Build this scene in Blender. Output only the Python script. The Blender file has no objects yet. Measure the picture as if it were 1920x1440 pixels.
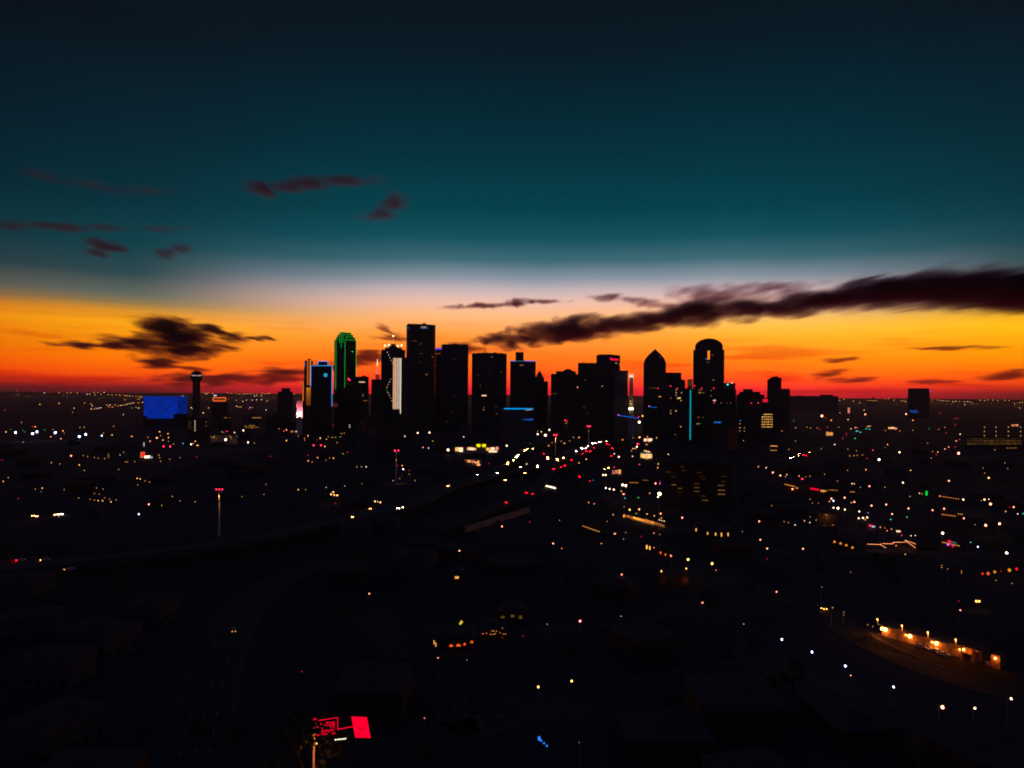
import bpy, math, random
from mathutils import Vector, Matrix
random.seed(7)
scene = bpy.context.scene
COL = scene.collection

# ------------------------------------------------------------------ camera
H = 100.0            # camera height in metres
F = 1371.0           # focal length in photo pixels (1920 wide)
ROLL = math.atan(15.0 / 1920.0)
HOR = 20.5           # horizon, photo pixels below the picture centre
cam = bpy.data.objects.new("camera", bpy.data.cameras.new("camera"))
COL.objects.link(cam)
cam.data.sensor_width = 36.0
cam.data.lens = 36.0 * F / 1920.0
cam.data.shift_y = HOR / 1920.0
cam.data.clip_start = 1.0
cam.data.clip_end = 400000.0
cam.matrix_world = Matrix.Translation((0, 0, H)) @ Matrix.Rotation(math.radians(90), 4, 'X') @ Matrix.Rotation(ROLL, 4, 'Z')
scene.camera = cam
# soft drone lens: everything far off is very slightly out of focus
cam.data.dof.use_dof = True
cam.data.dof.focus_distance = 30.0
cam.data.dof.aperture_fstop = (cam.data.lens / 1000.0) / (1.15 / 731.0 * 30.0)

# ------------------------------------------------------------------ world: dusk sky
world = bpy.data.worlds.new("World")
scene.world = world
world.use_nodes = True
WN, WL = world.node_tree.nodes, world.node_tree.links
for n in list(WN):
    WN.remove(n)


def s2l(c):
    return tuple(((x / 255.0 / 12.92) if x / 255.0 <= 0.04045 else ((x / 255.0 + 0.055) / 1.055) ** 2.4) for x in c)


def nd(nodes, t, **kw):
    n = nodes.new(t)
    for k, v in kw.items():
        setattr(n, k, v)
    return n


def mth(nodes, links, op, a, b=None, c=None, clamp=False):
    n = nodes.new('ShaderNodeMath')
    n.operation = op
    n.use_clamp = clamp
    for i, x in enumerate((a, b, c)):
        if x is None:
            continue
        if isinstance(x, (int, float)):
            n.inputs[i].default_value = x
        else:
            links.new(x, n.inputs[i])
    return n.outputs[0]


AZ0 = math.radians(5.0)      # where the sun went down, right of the view axis
SUN_EL = math.radians(-3.0)
wout = nd(WN, 'ShaderNodeOutputWorld')
bg = nd(WN, 'ShaderNodeBackground')
WL.new(bg.outputs[0], wout.inputs[0])
geo = nd(WN, 'ShaderNodeTexCoord')
sep = nd(WN, 'ShaderNodeSeparateXYZ')
WL.new(geo.outputs['Generated'], sep.inputs[0])
wx, wy, wz = sep.outputs
hyp = mth(WN, WL, 'SQRT', mth(WN, WL, 'ADD', mth(WN, WL, 'MULTIPLY', wx, wx), mth(WN, WL, 'MULTIPLY', wy, wy)))
hyp = mth(WN, WL, 'MAXIMUM', hyp, 1e-4)
tan_el = mth(WN, WL, 'DIVIDE', wz, hyp)
cosd = mth(WN, WL, 'DIVIDE', mth(WN, WL, 'ADD', mth(WN, WL, 'MULTIPLY', wx, math.sin(AZ0)), mth(WN, WL, 'MULTIPLY', wy, math.cos(AZ0))), hyp)
# slow waviness so that the bands are not ruled with a straight edge
wn1 = nd(WN, 'ShaderNodeTexNoise', noise_dimensions='3D')
wn1.inputs['Scale'].default_value = 3.2
wn1.inputs['Detail'].default_value = 2.0
WL.new(geo.outputs['Generated'], wn1.inputs['Vector'])
wav = mth(WN, WL, 'MULTIPLY', mth(WN, WL, 'SUBTRACT', wn1.outputs['Fac'], 0.5), 0.018)
tt = mth(WN, WL, 'ADD', tan_el, wav)


def ramp(stops, fac):
    r = nd(WN, 'ShaderNodeValToRGB')
    e = r.color_ramp.elements
    while len(e) > 1:
        e.remove(e[-1])
    e[0].position = stops[0][0]
    e[0].color = (*s2l(stops[0][1]), 1)
    for p, c in stops[1:]:
        x = e.new(p)
        x.color = (*s2l(c), 1)
    WL.new(fac, r.inputs['Fac'])
    return r.outputs['Color']


tc = mth(WN, WL, 'MAXIMUM', tt, 0.0)
SUNSTOPS = [(0.0, (290, 22, 58)), (.005, (312, 32, 58)), (.014, (308, 66, 42)), (.028, (292, 98, 26)), (.052, (274, 126, 26)),
            (.080, (268, 162, 62)), (.106, (264, 192, 128)), (.126, (246, 196, 176)), (.142, (204, 184, 188)), (.158, (140, 152, 164)),
            (.182, (62, 108, 120)), (.212, (16, 82, 94)), (.25, (0, 65, 76)), (.325, (0, 49, 61)), (.40, (2, 37, 49)),
            (.47, (6, 25, 35)), (.545, (8, 20, 30)), (.75, (11, 20, 34)), (1.0, (13, 21, 38))]
SIDESTOPS = [(0.0, (90, 12, 26)), (.005, (140, 16, 26)), (.011, (215, 40, 18)), (.020, (270, 82, 4)), (.034, (276, 116, 0)), (.057, (262, 148, 2)),
             (.086, (262, 174, 22)), (.099, (228, 152, 40)), (.109, (150, 126, 76)), (.120, (100, 108, 98)), (.146, (44, 74, 80)),
             (.182, (12, 65, 74)), (.236, (3, 50, 61)), (.325, (5, 36, 48)), (.445, (8, 20, 30)), (.75, (11, 20, 34)), (1.0, (13, 21, 38))]
NIGHT = [(0.0, (34, 26, 50)), (.05, (52, 40, 70)), (.12, (56, 48, 82)), (.25, (42, 44, 76)), (.5, (26, 34, 60)), (1.0, (13, 21, 38))]
c_sun = ramp(SUNSTOPS, tc)
c_side = ramp(SIDESTOPS, tc)
c_night = ramp(NIGHT, tc)


def mixc(fac, a, b, blend='MIX'):
    m = nd(WN, 'ShaderNodeMix', data_type='RGBA', blend_type=blend)
    if isinstance(fac, (int, float)):
        m.inputs[0].default_value = fac
    else:
        WL.new(fac, m.inputs[0])
    for i, x in ((6, a), (7, b)):
        if isinstance(x, tuple):
            m.inputs[i].default_value = (*x, 1)
        else:
            WL.new(x, m.inputs[i])
    return m.outputs[2]


def smooth(nodes, links, x, a, b):
    n = nodes.new('ShaderNodeMapRange')
    n.interpolation_type = 'SMOOTHSTEP'
    links.new(x, n.inputs[0])
    n.inputs[1].default_value = a
    n.inputs[2].default_value = b
    return n.outputs[0]


f_side = smooth(WN, WL, cosd, math.cos(math.radians(2)), math.cos(math.radians(33)))
f_night = smooth(WN, WL, cosd, math.cos(math.radians(44)), math.cos(math.radians(115)))
f_far = smooth(WN, WL, cosd, math.cos(math.radians(29)), math.cos(math.radians(46)))
c_side = mixc(f_far, c_side, mixc(1.0, c_side, (0.80, 0.56, 0.60), 'MULTIPLY'))
sky = mixc(f_night, mixc(f_side, c_sun, c_side), c_night)
# the afterglow is yellowest and brightest right of the view axis, where the sun went under
f_glow = mth(WN, WL, 'MULTIPLY', smooth(WN, WL, mth(WN, WL, 'DIVIDE', wx, hyp), math.sin(math.radians(3)), math.sin(math.radians(21))), mth(WN, WL, 'SUBTRACT', 1.0, f_night))
f_glow = mth(WN, WL, 'MULTIPLY', f_glow, mth(WN, WL, 'SUBTRACT', 1.0, smooth(WN, WL, tt, .088, .122)))
f_glow = mth(WN, WL, 'MULTIPLY', f_glow, smooth(WN, WL, tt, .012, .045))
sky = mixc(f_glow, sky, mixc(1.0, sky, (1.06, 1.34, 0.55), 'MULTIPLY'))
# thin high streaks lit from below the horizon: stretched noise, strongest low in the sky
mp = nd(WN, 'ShaderNodeMapping')
mp.inputs['Scale'].default_value = (5.5, 5.5, 80.0)
WL.new(geo.outputs['Generated'], mp.inputs['Vector'])
wn2 = nd(WN, 'ShaderNodeTexNoise', noise_dimensions='3D')
wn2.inputs['Scale'].default_value = 1.0
wn2.inputs['Detail'].default_value = 6.0
wn2.inputs['Roughness'].default_value = 0.55
wn2.inputs['Distortion'].default_value = 0.6
WL.new(mp.outputs[0], wn2.inputs['Vector'])
streak = smooth(WN, WL, wn2.outputs['Fac'], 0.49, 0.68)
low = mth(WN, WL, 'SUBTRACT', 1.0, smooth(WN, WL, tan_el, 0.03, 0.115))
streak = mth(WN, WL, 'MULTIPLY', mth(WN, WL, 'MULTIPLY', streak, low), 0.85)
sky = mixc(streak, sky, mixc(1.0, sky, (0.74, 0.30, 0.40), 'MULTIPLY'))
# physical twilight sky adds its faint airlight
nish = nd(WN, 'ShaderNodeTexSky', sky_type='NISHITA')
nish.sun_disc = False
nish.sun_elevation = SUN_EL
nish.sun_rotation = AZ0
nm = nd(WN, 'ShaderNodeVectorMath', operation='SCALE')
WL.new(nish.outputs[0], nm.inputs[0])
nm.inputs['Scale'].default_value = 0.006
sky = mixc(1.0, sky, nm.outputs[0], 'ADD')
WL.new(sky, bg.inputs['Color'])
bg.inputs['Strength'].default_value = 1.0
world.cycles.sampling_method = 'MANUAL'
world.cycles.sample_map_resolution = 1024

# ------------------------------------------------------------------ exposure
vs = scene.view_settings
scene.display_settings.display_device = 'sRGB'
vs.view_transform = 'Standard'
vs.look = 'None'
vs.exposure = 0.0
vs.gamma = 1.0
vs.use_curve_mapping = False
scene.render.engine = 'CYCLES'
scene.cycles.max_bounces = 4
scene.cycles.diffuse_bounces = 1
scene.cycles.glossy_bounces = 2
scene.cycles.transmission_bounces = 2
scene.cycles.volume_bounces = 0
scene.cycles.sample_clamp_indirect = 3.0
scene.cycles.use_light_tree = True


# ------------------------------------------------------------------ picture <-> place
def tan_uv(u, v):
    """tangents (sideways, downwards) of the sight line through photo pixel (u, v)"""
    du, dv = u - 960.0, v - 720.0
    c, s = math.cos(ROLL), math.sin(ROLL)
    return (du * c + dv * s) / F, (-du * s + dv * c - HOR) / F


def P(u, v, D):
    a, b = tan_uv(u, v)
    return Vector((a * D, D, H - b * D))


def G(u, v, h=0.0):
    """point on that sight line at height h above the ground"""
    a, b = tan_uv(u, v)
    D = (H - h) / max(b, 1e-4)
    return Vector((a * D, D, h))


PX = 1920.0 / 1024.0 / F       # metres per render pixel at 1 m


# ------------------------------------------------------------------ materials
MATS = {}


def em(name, col, strength):
    key = ('em', name, round(strength, 3))
    if key in MATS:
        return MATS[key]
    m = bpy.data.materials.new("light_" + name)
    m.use_nodes = True
    N, L = m.node_tree.nodes, m.node_tree.links
    for n in list(N):
        N.remove(n)
    o = N.new('ShaderNodeOutputMaterial')
    e = N.new('ShaderNodeEmission')
    e.inputs[0].default_value = (*col, 1)
    e.inputs[1].default_value = strength
    L.new(e.outputs[0], o.inputs[0])
    MATS[key] = m
    return m


def pbr(name, c1, c2, scale=0.2, rough=0.8, spec=0.2, metal=0.0, bump=0.0, grid=None):
    if name in MATS:
        return MATS[name]
    m = bpy.data.materials.new(name)
    m.use_nodes = True
    N, L = m.node_tree.nodes, m.node_tree.links
    b = N['Principled BSDF']
    tcn = N.new('ShaderNodeTexCoord')
    nz = N.new('ShaderNodeTexNoise')
    nz.inputs['Scale'].default_value = scale
    nz.inputs['Detail'].default_value = 5.0
    L.new(tcn.outputs['Object'], nz.inputs['Vector'])
    mx = N.new('ShaderNodeMix')
    mx.data_type = 'RGBA'
    mx.inputs[6].default_value = (*c1, 1)
    mx.inputs[7].default_value = (*c2, 1)
    L.new(nz.outputs['Fac'], mx.inputs[0])
    colr = mx.outputs[2]
    if grid:   # window bands: darker glass between lighter spandrels
        sx = N.new('ShaderNodeSeparateXYZ')
        L.new(tcn.outputs['Object'], sx.inputs[0])
        fz = mth(N, L, 'FRACT', mth(N, L, 'DIVIDE', sx.outputs[2], grid[1]))
        fx = mth(N, L, 'FRACT', mth(N, L, 'DIVIDE', mth(N, L, 'ADD', sx.outputs[0], sx.outputs[1]), grid[0]))
        win = mth(N, L, 'MULTIPLY', mth(N, L, 'GREATER_THAN', fz, 0.42), mth(N, L, 'GREATER_THAN', fx, 0.22))
        m2 = N.new('ShaderNodeMix')
        m2.data_type = 'RGBA'
        L.new(win, m2.inputs[0])
        L.new(colr, m2.inputs[6])
        m2.inputs[7].default_value = (0.02, 0.024, 0.03, 1)
        colr = m2.outputs[2]
        rg = mth(N, L, 'SUBTRACT', rough, mth(N, L, 'MULTIPLY', win, rough - 0.25))
        L.new(rg, b.inputs['Roughness'])
    else:
        b.inputs['Roughness'].default_value = rough
    L.new(colr, b.inputs['Base Color'])
    b.inputs['Specular IOR Level'].default_value = spec
    b.inputs['Metallic'].default_value = metal
    if bump:
        bp = N.new('ShaderNodeBump')
        bp.inputs['Strength'].default_value = bump
        L.new(nz.outputs['Fac'], bp.inputs['Height'])
        L.new(bp.outputs[0], b.inputs['Normal'])
    MATS[name] = m
    return m


CC = {  # light colours, linear
    'W': (1.0, .64, .38), 'B': (.50, .62, 1.0), 'O': (1.0, .34, .07), 'A': (1.0, .46, .09), 'R': (1.0, .02, .07), 'K': (1.0, .27, .15),
    'G': (.02, .5, .06), 'C': (.03, .42, .38), 'Y': (1.0, .85, .03), 'M': (1.0, .08, .65), 'U': (.02, .22, 1.0), 'P': (1.0, .16, .20)}
WORDS = {'W': 'white', 'B': 'blue-white', 'O': 'orange', 'A': 'amber', 'R': 'red', 'K': 'rosy white', 'G': 'green', 'C': 'teal', 'Y': 'yellow',
         'M': 'magenta', 'U': 'blue', 'P': 'pink'}
SIZE = {'d': (.34, 1.5), 't': (.42, 1.1), 's': (.54, 2.3), 'm': (.76, 4.8), 'l': (1.12, 7.0), 'x': (1.75, 8.0)}

M_TOWER = [pbr("facade_dark_glass", (.035, .036, .045), (.05, .05, .06), .05, .5, .35, grid=(3.0, 3.9)),
           pbr("facade_granite", (.10, .085, .08), (.15, .13, .12), .05, .7, .25, grid=(4.0, 3.9)),
           pbr("facade_concrete", (.17, .165, .16), (.23, .22, .21), .06, .85, .15, grid=(3.4, 3.7))]
M_METAL = pbr("dark_metal", (.06, .06, .065), (.1, .1, .105), 2.0, .5, .4, metal=.6)
M_POLE = pbr("galvanised_pole", (.22, .22, .23), (.32, .32, .33), 2.0, .5, .4, metal=.4)
M_ROOF = pbr("roof_gravel", (.08, .08, .09), (.11, .11, .12), .6, .95, .1)
M_ASPH = pbr("asphalt", (.05, .05, .058), (.075, .075, .085), .5, .85, .2)
M_CONC = pbr("road_concrete", (.08, .08, .09), (.11, .11, .12), .15, .9, .15)
M_PAINT = pbr("road_paint", (.25, .25, .24), (.4, .4, .38), .8, .7, .3)
M_BRICK = pbr("wall_brick", (.07, .04, .03), (.12, .065, .05), .4, .9, .15, bump=.2)
M_STUCCO = pbr("wall_stucco", (.28, .25, .2), (.4, .36, .3), .4, .9, .15)
M_BARK = pbr("bark", (.06, .045, .03), (.1, .075, .05), 2.0, .95, .1)
M_LEAF = pbr("leaf", (.03, .06, .02), (.07, .10, .03), .8, .7, .2)
M_GLASS = pbr("dark_window_glass", (.015, .018, .022), (.025, .028, .032), 1.0, .15, .5)
M_CAR = [pbr("car_paint_%d" % i, c, c, 1.0, .3, .5) for i, c in enumerate([(.5, .5, .5), (.04, .04, .05), (.3, .03, .03), (.06, .09, .2), (.6, .58, .52)])]
M_TYRE = pbr("tyre_rubber", (.02, .02, .02), (.03, .03, .03), 5.0, .9, .1)


# ------------------------------------------------------------------ mesh helper
class MB:
    def __init__(self):
        self.v, self.f, self.m = [], [], []

    def add(self, vs_, fs_, mi=0):
        k = len(self.v)
        self.v += [tuple(x) for x in vs_]
        self.f += [tuple(i + k for i in f) for f in fs_]
        self.m += [mi] * len(fs_)
        return self

    def box(self, x0, x1, y0, y1, z0, z1, mi=0):
        return self.add([(x0, y0, z0), (x1, y0, z0), (x1, y1, z0), (x0, y1, z0), (x0, y0, z1), (x1, y0, z1), (x1, y1, z1), (x0, y1, z1)],
                        [(0, 3, 2, 1), (4, 5, 6, 7), (0, 1, 5, 4), (1, 2, 6, 5), (2, 3, 7, 6), (3, 0, 4, 7)], mi)

    def prism(self, pts, z0, z1, mi=0, top=1.0, cx=None, cy=None):
        """counter-clockwise footprint pts; top scales the upper ring about its middle"""
        n = len(pts)
        cx = sum(p[0] for p in pts) / n if cx is None else cx
        cy = sum(p[1] for p in pts) / n if cy is None else cy
        lo = [(p[0], p[1], z0) for p in pts]
        hi = [(cx + (p[0] - cx) * top, cy + (p[1] - cy) * top, z1) for p in pts]
        fs = [tuple(range(n - 1, -1, -1)), tuple(range(n, 2 * n))] + [(i, (i + 1) % n, n + (i + 1) % n, n + i) for i in range(n)]
        return self.add(lo + hi, fs, mi)

    def extrude_y(self, prof, y0, y1, mi=0):
        """profile in (x, z), counter-clockwise seen from the front (-y)"""
        n = len(prof)
        fs = [tuple(range(n)), tuple(range(2 * n - 1, n - 1, -1))] + [(i, n + i, n + (i + 1) % n, (i + 1) % n) for i in range(n)]
        return self.add([(x, y0, z) for x, z in prof] + [(x, y1, z) for x, z in prof], fs, mi)

    def tube(self, p, q, r, r2=None, n=8, mi=0):
        p, q = Vector(p), Vector(q)
        r2 = r if r2 is None else r2
        d = (q - p).normalized()
        a = d.orthogonal().normalized()
        b = d.cross(a)
        vs_ = [p + (a * math.cos(t) + b * math.sin(t)) * r for t in [2 * math.pi * i / n for i in range(n)]]
        vs_ += [q + (a * math.cos(t) + b * math.sin(t)) * r2 for t in [2 * math.pi * i / n for i in range(n)]]
        fs = [tuple(range(n - 1, -1, -1)), tuple(range(n, 2 * n))] + [(i, (i + 1) % n, n + (i + 1) % n, n + i) for i in range(n)]
        return self.add(vs_, fs, mi)

    def ball(self, c, r, rings=5, seg=8, mi=0, sz=1.0):
        vs_ = [(c[0], c[1], c[2] - r * sz)]
        for i in range(1, rings):
            t = math.pi * i / rings
            for j in range(seg):
                a = 2 * math.pi * j / seg
                vs_.append((c[0] + r * math.sin(t) * math.cos(a), c[1] + r * math.sin(t) * math.sin(a), c[2] - r * sz * math.cos(t)))
        vs_.append((c[0], c[1], c[2] + r * sz))
        fs = [(0, 1 + (j + 1) % seg, 1 + j) for j in range(seg)]
        for i in range(rings - 2):
            o = 1 + i * seg
            fs += [(o + j, o + (j + 1) % seg, o + seg + (j + 1) % seg, o + seg + j) for j in range(seg)]
        o = 1 + (rings - 2) * seg
        fs += [(o + j, o + (j + 1) % seg, len(vs_) - 1) for j in range(seg)]
        return self.add(vs_, fs, mi)

    def mesh(self, name, mats):
        me = bpy.data.meshes.new(name)
        me.from_pydata(self.v, [], self.f)
        for m in (mats if isinstance(mats, (list, tuple)) else [mats]):
            me.materials.append(m)
        me.polygons.foreach_set('material_index', self.m)
        me.update()
        return me

    def obj(self, name, mats, parent=None, loc=None):
        return link(name, self.mesh(name, mats), parent, loc)


def link(name, data, parent=None, loc=None, rz=None, scale=None):
    o = bpy.data.objects.new(name, data)
    COL.objects.link(o)
    if parent is not None:
        o.parent = parent
    if loc is not None:
        o.location = loc
    if rz is not None:
        o.rotation_euler = (0, 0, rz)
    if scale is not None:
        o.scale = (scale,) * 3 if isinstance(scale, (int, float)) else scale
    return o


def tag(o, label=None, cat=None, group=None, kind=None):
    for k, x in (('label', label), ('category', cat), ('group', group), ('kind', kind)):
        if x:
            o[k] = x
    return o


def empty(name, loc=(0, 0, 0), rz=0.0):
    o = bpy.data.objects.new(name, None)
    COL.objects.link(o)
    o.location = loc
    o.rotation_euler = (0, 0, rz)
    return o


LIT = []          # (u, v, depth) of every light that must stay in sight: nothing dark may be put in front of it
# ------------------------------------------------------------------ ground, far hills
def make_ground():
    m = bpy.data.materials.new("city_ground")
    m.use_nodes = True
    N, L = m.node_tree.nodes, m.node_tree.links
    b = N['Principled BSDF']
    t = N.new('ShaderNodeTexCoord')
    n1 = N.new('ShaderNodeTexNoise')
    n1.inputs['Scale'].default_value = .012
    n1.inputs['Detail'].default_value = 8.0
    n2 = N.new('ShaderNodeTexNoise')
    n2.inputs['Scale'].default_value = .35
    n2.inputs['Detail'].default_value = 4.0
    L.new(t.outputs['Object'], n1.inputs['Vector'])
    L.new(t.outputs['Object'], n2.inputs['Vector'])
    r = N.new('ShaderNodeValToRGB')
    r.color_ramp.elements[0].position = .40
    r.color_ramp.elements[0].color = (.07, .075, .09, 1)
    r.color_ramp.elements[1].position = .60
    r.color_ramp.elements[1].color = (.10, .095, .135, 1)
    L.new(n1.outputs['Fac'], r.inputs['Fac'])
    mx = N.new('ShaderNodeMix')
    mx.data_type = 'RGBA'
    mx.blend_type = 'MULTIPLY'
    mx.inputs[0].default_value = .3
    L.new(r.outputs[0], mx.inputs[6])
    L.new(n2.outputs['Fac'], mx.inputs[7])
    L.new(mx.outputs[2], b.inputs['Base Color'])
    b.inputs['Roughness'].default_value = 1.0
    b.inputs['Specular IOR Level'].default_value = 0.05
    R = 26000.0
    xs = [-R, -16000, -8000, -2500, -800, 0, 800, 2500, 8000, 16000, R]
    vs_, fs = [], []
    for y in xs:
        for x in xs:
            vs_.append((x, y, 0))
    n = len(xs)
    for j in range(n - 1):
        for i in range(n - 1):
            k = j * n + i
            fs.append((k, k + 1, k + n + 1, k + n))
    o = MB().add(vs_, fs).obj("ground", m)
    return tag(o, kind='structure')


make_ground()


def far_ridge():
    b = MB()
    rr = random.Random(3)
    D = 21000.0
    ph = [rr.uniform(0, 6.28) for _ in range(6)]
    pts = []
    for i in range(241):
        a = math.radians(-75 + 150 * i / 240)
        x = math.degrees(a)
        h = 92 + 10 * math.sin(x * .11 + ph[0]) + 7 * math.sin(x * .37 + ph[1]) + 4 * math.sin(x * 1.3 + ph[2]) + 3 * math.sin(x * 3.1 + ph[3]) + rr.uniform(-3, 3)
        pts.append((a, h))
    vs_, fs = [], []
    for a, h in pts:
        for d, z in ((D - 3500, -1.0), (D, h), (D + 3500, -1.0)):
            vs_.append((d * math.sin(a), d * math.cos(a), z))
    for i in range(len(pts) - 1):
        k = i * 3
        fs += [(k, k + 3, k + 4, k + 1), (k + 1, k + 4, k + 5, k + 2), (k, k + 2, k + 5, k + 3)]
    o = b.add(vs_, fs).obj("hills", pbr("far_woods", (.02, .03, .018), (.035, .045, .025), .002, 1.0, 0.0))
    tag(o, kind='structure')


far_ridge()
# ------------------------------------------------------------------ a building that faces the camera squarely, laid out from sight lines
class Bld:
    """root Empty at the foot of the front face; local x along the front, y away from the viewer, z up"""

    def __init__(self, name, label, cat, uc, D, group=None):
        t, _ = tan_uv(uc, 745.0)
        self.uc, self.t, self.D = uc, t, D
        self.k = math.sqrt(1 + t * t)
        self.root = empty(name, (t * D, D, 0.0), -math.atan(t))
        tag(self.root, label, cat, group)
        self.m = D * self.k / F               # metres per photo pixel

    def x(self, u, y=0.0):
        a, _ = tan_uv(u, 745.0)
        # direction (a, 1) in the local frame: along ex and ey
        ex = (a - self.t) / self.k
        ey = (a * self.t + 1) / self.k
        return ex * (self.D * self.k + y) / ey

    def z(self, v, y=0.0, u=None):
        a, b = tan_uv(self.uc if u is None else u, v)
        ey = (a * self.t + 1) / self.k
        return H - b * (self.D * self.k + y) / ey

    def box(self, name, u0, u1, v0, v1=None, depth=40.0, y=0.0, mat=None, parent=None, label=None):
        z1 = 0.0 if v1 is None else self.z(v1, y)
        o = MB().box(self.x(u0, y), self.x(u1, y), y, y + depth, z1, self.z(v0, y)).obj(name, mat or M_TOWER[0], parent or self.root)
        if label:
            o['label'] = label
        return o

    def part(self, name, mb, mat, parent=None, label=None):
        o = mb.obj(name, mat, parent or self.root)
        if label:
            o['label'] = label
        return o

    def tube(self, name, pts, r, mat, y=-.6, parent=None):
        """luminous tube through photo points"""
        q = [Vector((self.x(p[0], p[2] if len(p) > 2 else y), p[2] if len(p) > 2 else y, self.z(p[1], p[2] if len(p) > 2 else y, p[0]))) for p in pts]
        b = MB()
        for i in range(len(q) - 1):
            b.tube(q[i], q[i + 1], r, n=6)
        return b.obj(name, mat, parent or self.root)

    def bulb(self, name, u, v, size, col, y=-.8, parent=None):
        r, s = SIZE[size]
        r *= PX * self.D
        o = link(name, bulb_mesh(col, size), parent or self.root, (self.x(u, y), y - r * .5, self.z(v, y, u)), scale=r)
        LIT.append((u, v, self.D))
        return o

    def window(self, u0, u1, v0, v1, col, s, y=0.0, name="window", parent=None):
        b = MB().box(self.x(u0, y), self.x(u1, y), y - .25, y - .02, self.z(v1, y, u0), self.z(v0, y, u0))
        LIT.append(((u0 + u1) / 2, (v0 + v1) / 2, self.D))
        return b.obj(name, em(WORDS[col] + "_window", CC[col], s), parent or self.root)


BULBS = {}


def bulb_mesh(col, size):
    if (col, size) not in BULBS:
        b = MB().ball((0, 0, 0), 1.0, 4, 6)
        BULBS[col, size] = b.mesh("lamp_globe", em(WORDS[col] + "_lamp_" + size, CC[col], SIZE[size][1]))
    return BULBS[col, size]


def roof_units(B, u0, u1, v, depth, n, rr, parent):
    for i in range(n):
        a = u0 + (u1 - u0) * rr.uniform(.1, .75)
        w = (u1 - u0) * rr.uniform(.1, .22)
        y = depth * rr.uniform(.25, .6)
        h = rr.uniform(2.5, 4.5)
        z = B.z(v)
        MB().box(B.x(a), B.x(a + w), y, y + depth * .2, z - .2, z + h).obj("rooftop_unit", M_METAL, parent)


RB = random.Random(11)
SKY = "downtown towers along the skyline"


def tower(name, label, u0, u1, v, D, depth=45.0, mat=0, wins=(), units=2, cat='tower', top=None, chamfer=0.0, rand=0):
    B = Bld(name, label, cat, (u0 + u1) / 2, D, SKY)
    x0, x1 = B.x(u0), B.x(u1)
    c = chamfer * B.m
    z = B.z(v)
    if c:
        pts = [(x0 + c, 0), (x1 - c, 0), (x1, c), (x1, depth - c), (x1 - c, depth), (x0 + c, depth), (x0, depth - c), (x0, c)]
    else:
        pts = [(x0, 0), (x1, 0), (x1, depth), (x0, depth)]
    body = MB().prism(pts, 0, z).obj("body", [M_TOWER[mat]], B.root)
    par = MB()
    par.prism([(p[0] * 1.0, p[1]) for p in pts], z, z + 1.2, top=.985)
    par.obj("parapet", M_ROOF, B.root)
    if units:
        roof_units(B, u0 + chamfer, u1 - chamfer, v, depth, units, RB, B.root)
    for w in wins:
        B.window(*w)
    for _ in range(rand):          # scattered dim office windows
        a = RB.uniform(u0 + chamfer + 1, u1 - chamfer - 3)
        b = RB.uniform(v + 8, 800)
        B.window(a, a + RB.uniform(1.2, 3.0), b, b + 1.1, RB.choice('OOAK'), RB.uniform(.05, .22))
    return B


# --- ball-topped observation tower
B = Bld("observation_tower", "slender ball-topped observation tower with small lights around the ball", 'tower', 368, 2300, SKY)
zc, rb = B.z(706), 10.2 * B.m
sh = B.part("shaft", MB().tube((0, 0, 0), (0, 0, zc), 3.4 * B.m, n=16), M_TOWER[2])
for dx, dy in ((-4.2, 0), (4.2, 0), (0, -4.2), (0, 4.2)):
    B.part("column", MB().tube((dx * B.m, dy * B.m, 0), (dx * B.m, dy * B.m, zc - rb * .5), 1.9 * B.m, n=10), M_TOWER[2])
ball = MB().ball((0, 0, zc), rb * .93, 10, 20)
for i in range(1, 10):
    t = math.pi * i / 10
    for j in range(20):
        a, b_ = 2 * math.pi * j / 20, 2 * math.pi * (j + 1) / 20
        f = lambda tt_, aa: Vector((rb * math.sin(tt_) * math.cos(aa), rb * math.sin(tt_) * math.sin(aa), zc - rb * math.cos(tt_)))
        ball.tube(f(t, a), f(t, b_), .35, n=4)
        if i < 9:
            ball.tube(f(t, a), f(t + math.pi / 10, a + (math.pi / 20 if i % 2 else 0)), .35, n=4)
B.part("ball", ball, M_METAL)
for i, (u, c) in enumerate(zip((359.5, 361.5, 363.7, 366, 368.3, 370.6, 373, 375.2, 377), 'BBWBMWWWB')):
    B.bulb("ball_light", u, 703.6 + (i % 2) * .9, 'd', c, y=-rb * .95)

# --- wide blue-lit hotel: every floor is one LED band
B = Bld("hotel", "wide hotel whose whole facade glows deep blue", 'hotel', 310, 2150)
B.box("body", 269, 351, 743, None, 45, mat=M_TOWER[0])
n = 24
for i in range(n):
    v0 = 743.5 + 41 * i / n
    v1 = v0 + 41 / n * .86
    segs = [(269.5, 351)] if v1 < 776.5 else ([(269.5, 325.5)] if v1 < 780.5 else [(276, 325.5)])
    for a, b_ in segs:
        nc = 9 if b_ > 330 else 6
        cuts = [a + (b_ - a) * q / nc for q in range(nc + 1)]
        for j in range(len(cuts) - 1):
            s = RB.choice((.34, .42, .5, .5, .58, .66)) * (.55 if cuts[j] > 324 else 1.0)
            bb = MB().box(B.x(cuts[j]), B.x(cuts[j + 1]), -.5, -.05, B.z(v1), B.z(v0))
            bb.obj("light_band", em("blue_led_%d" % int(s * 12), (.0, .035 + .02 * RB.random(), .66), round(s, 1)), B.root)
LIT.append((310, 763, 2150))
B.window(320.3, 322, 748.5, 750.5, 'U', .02)

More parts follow.
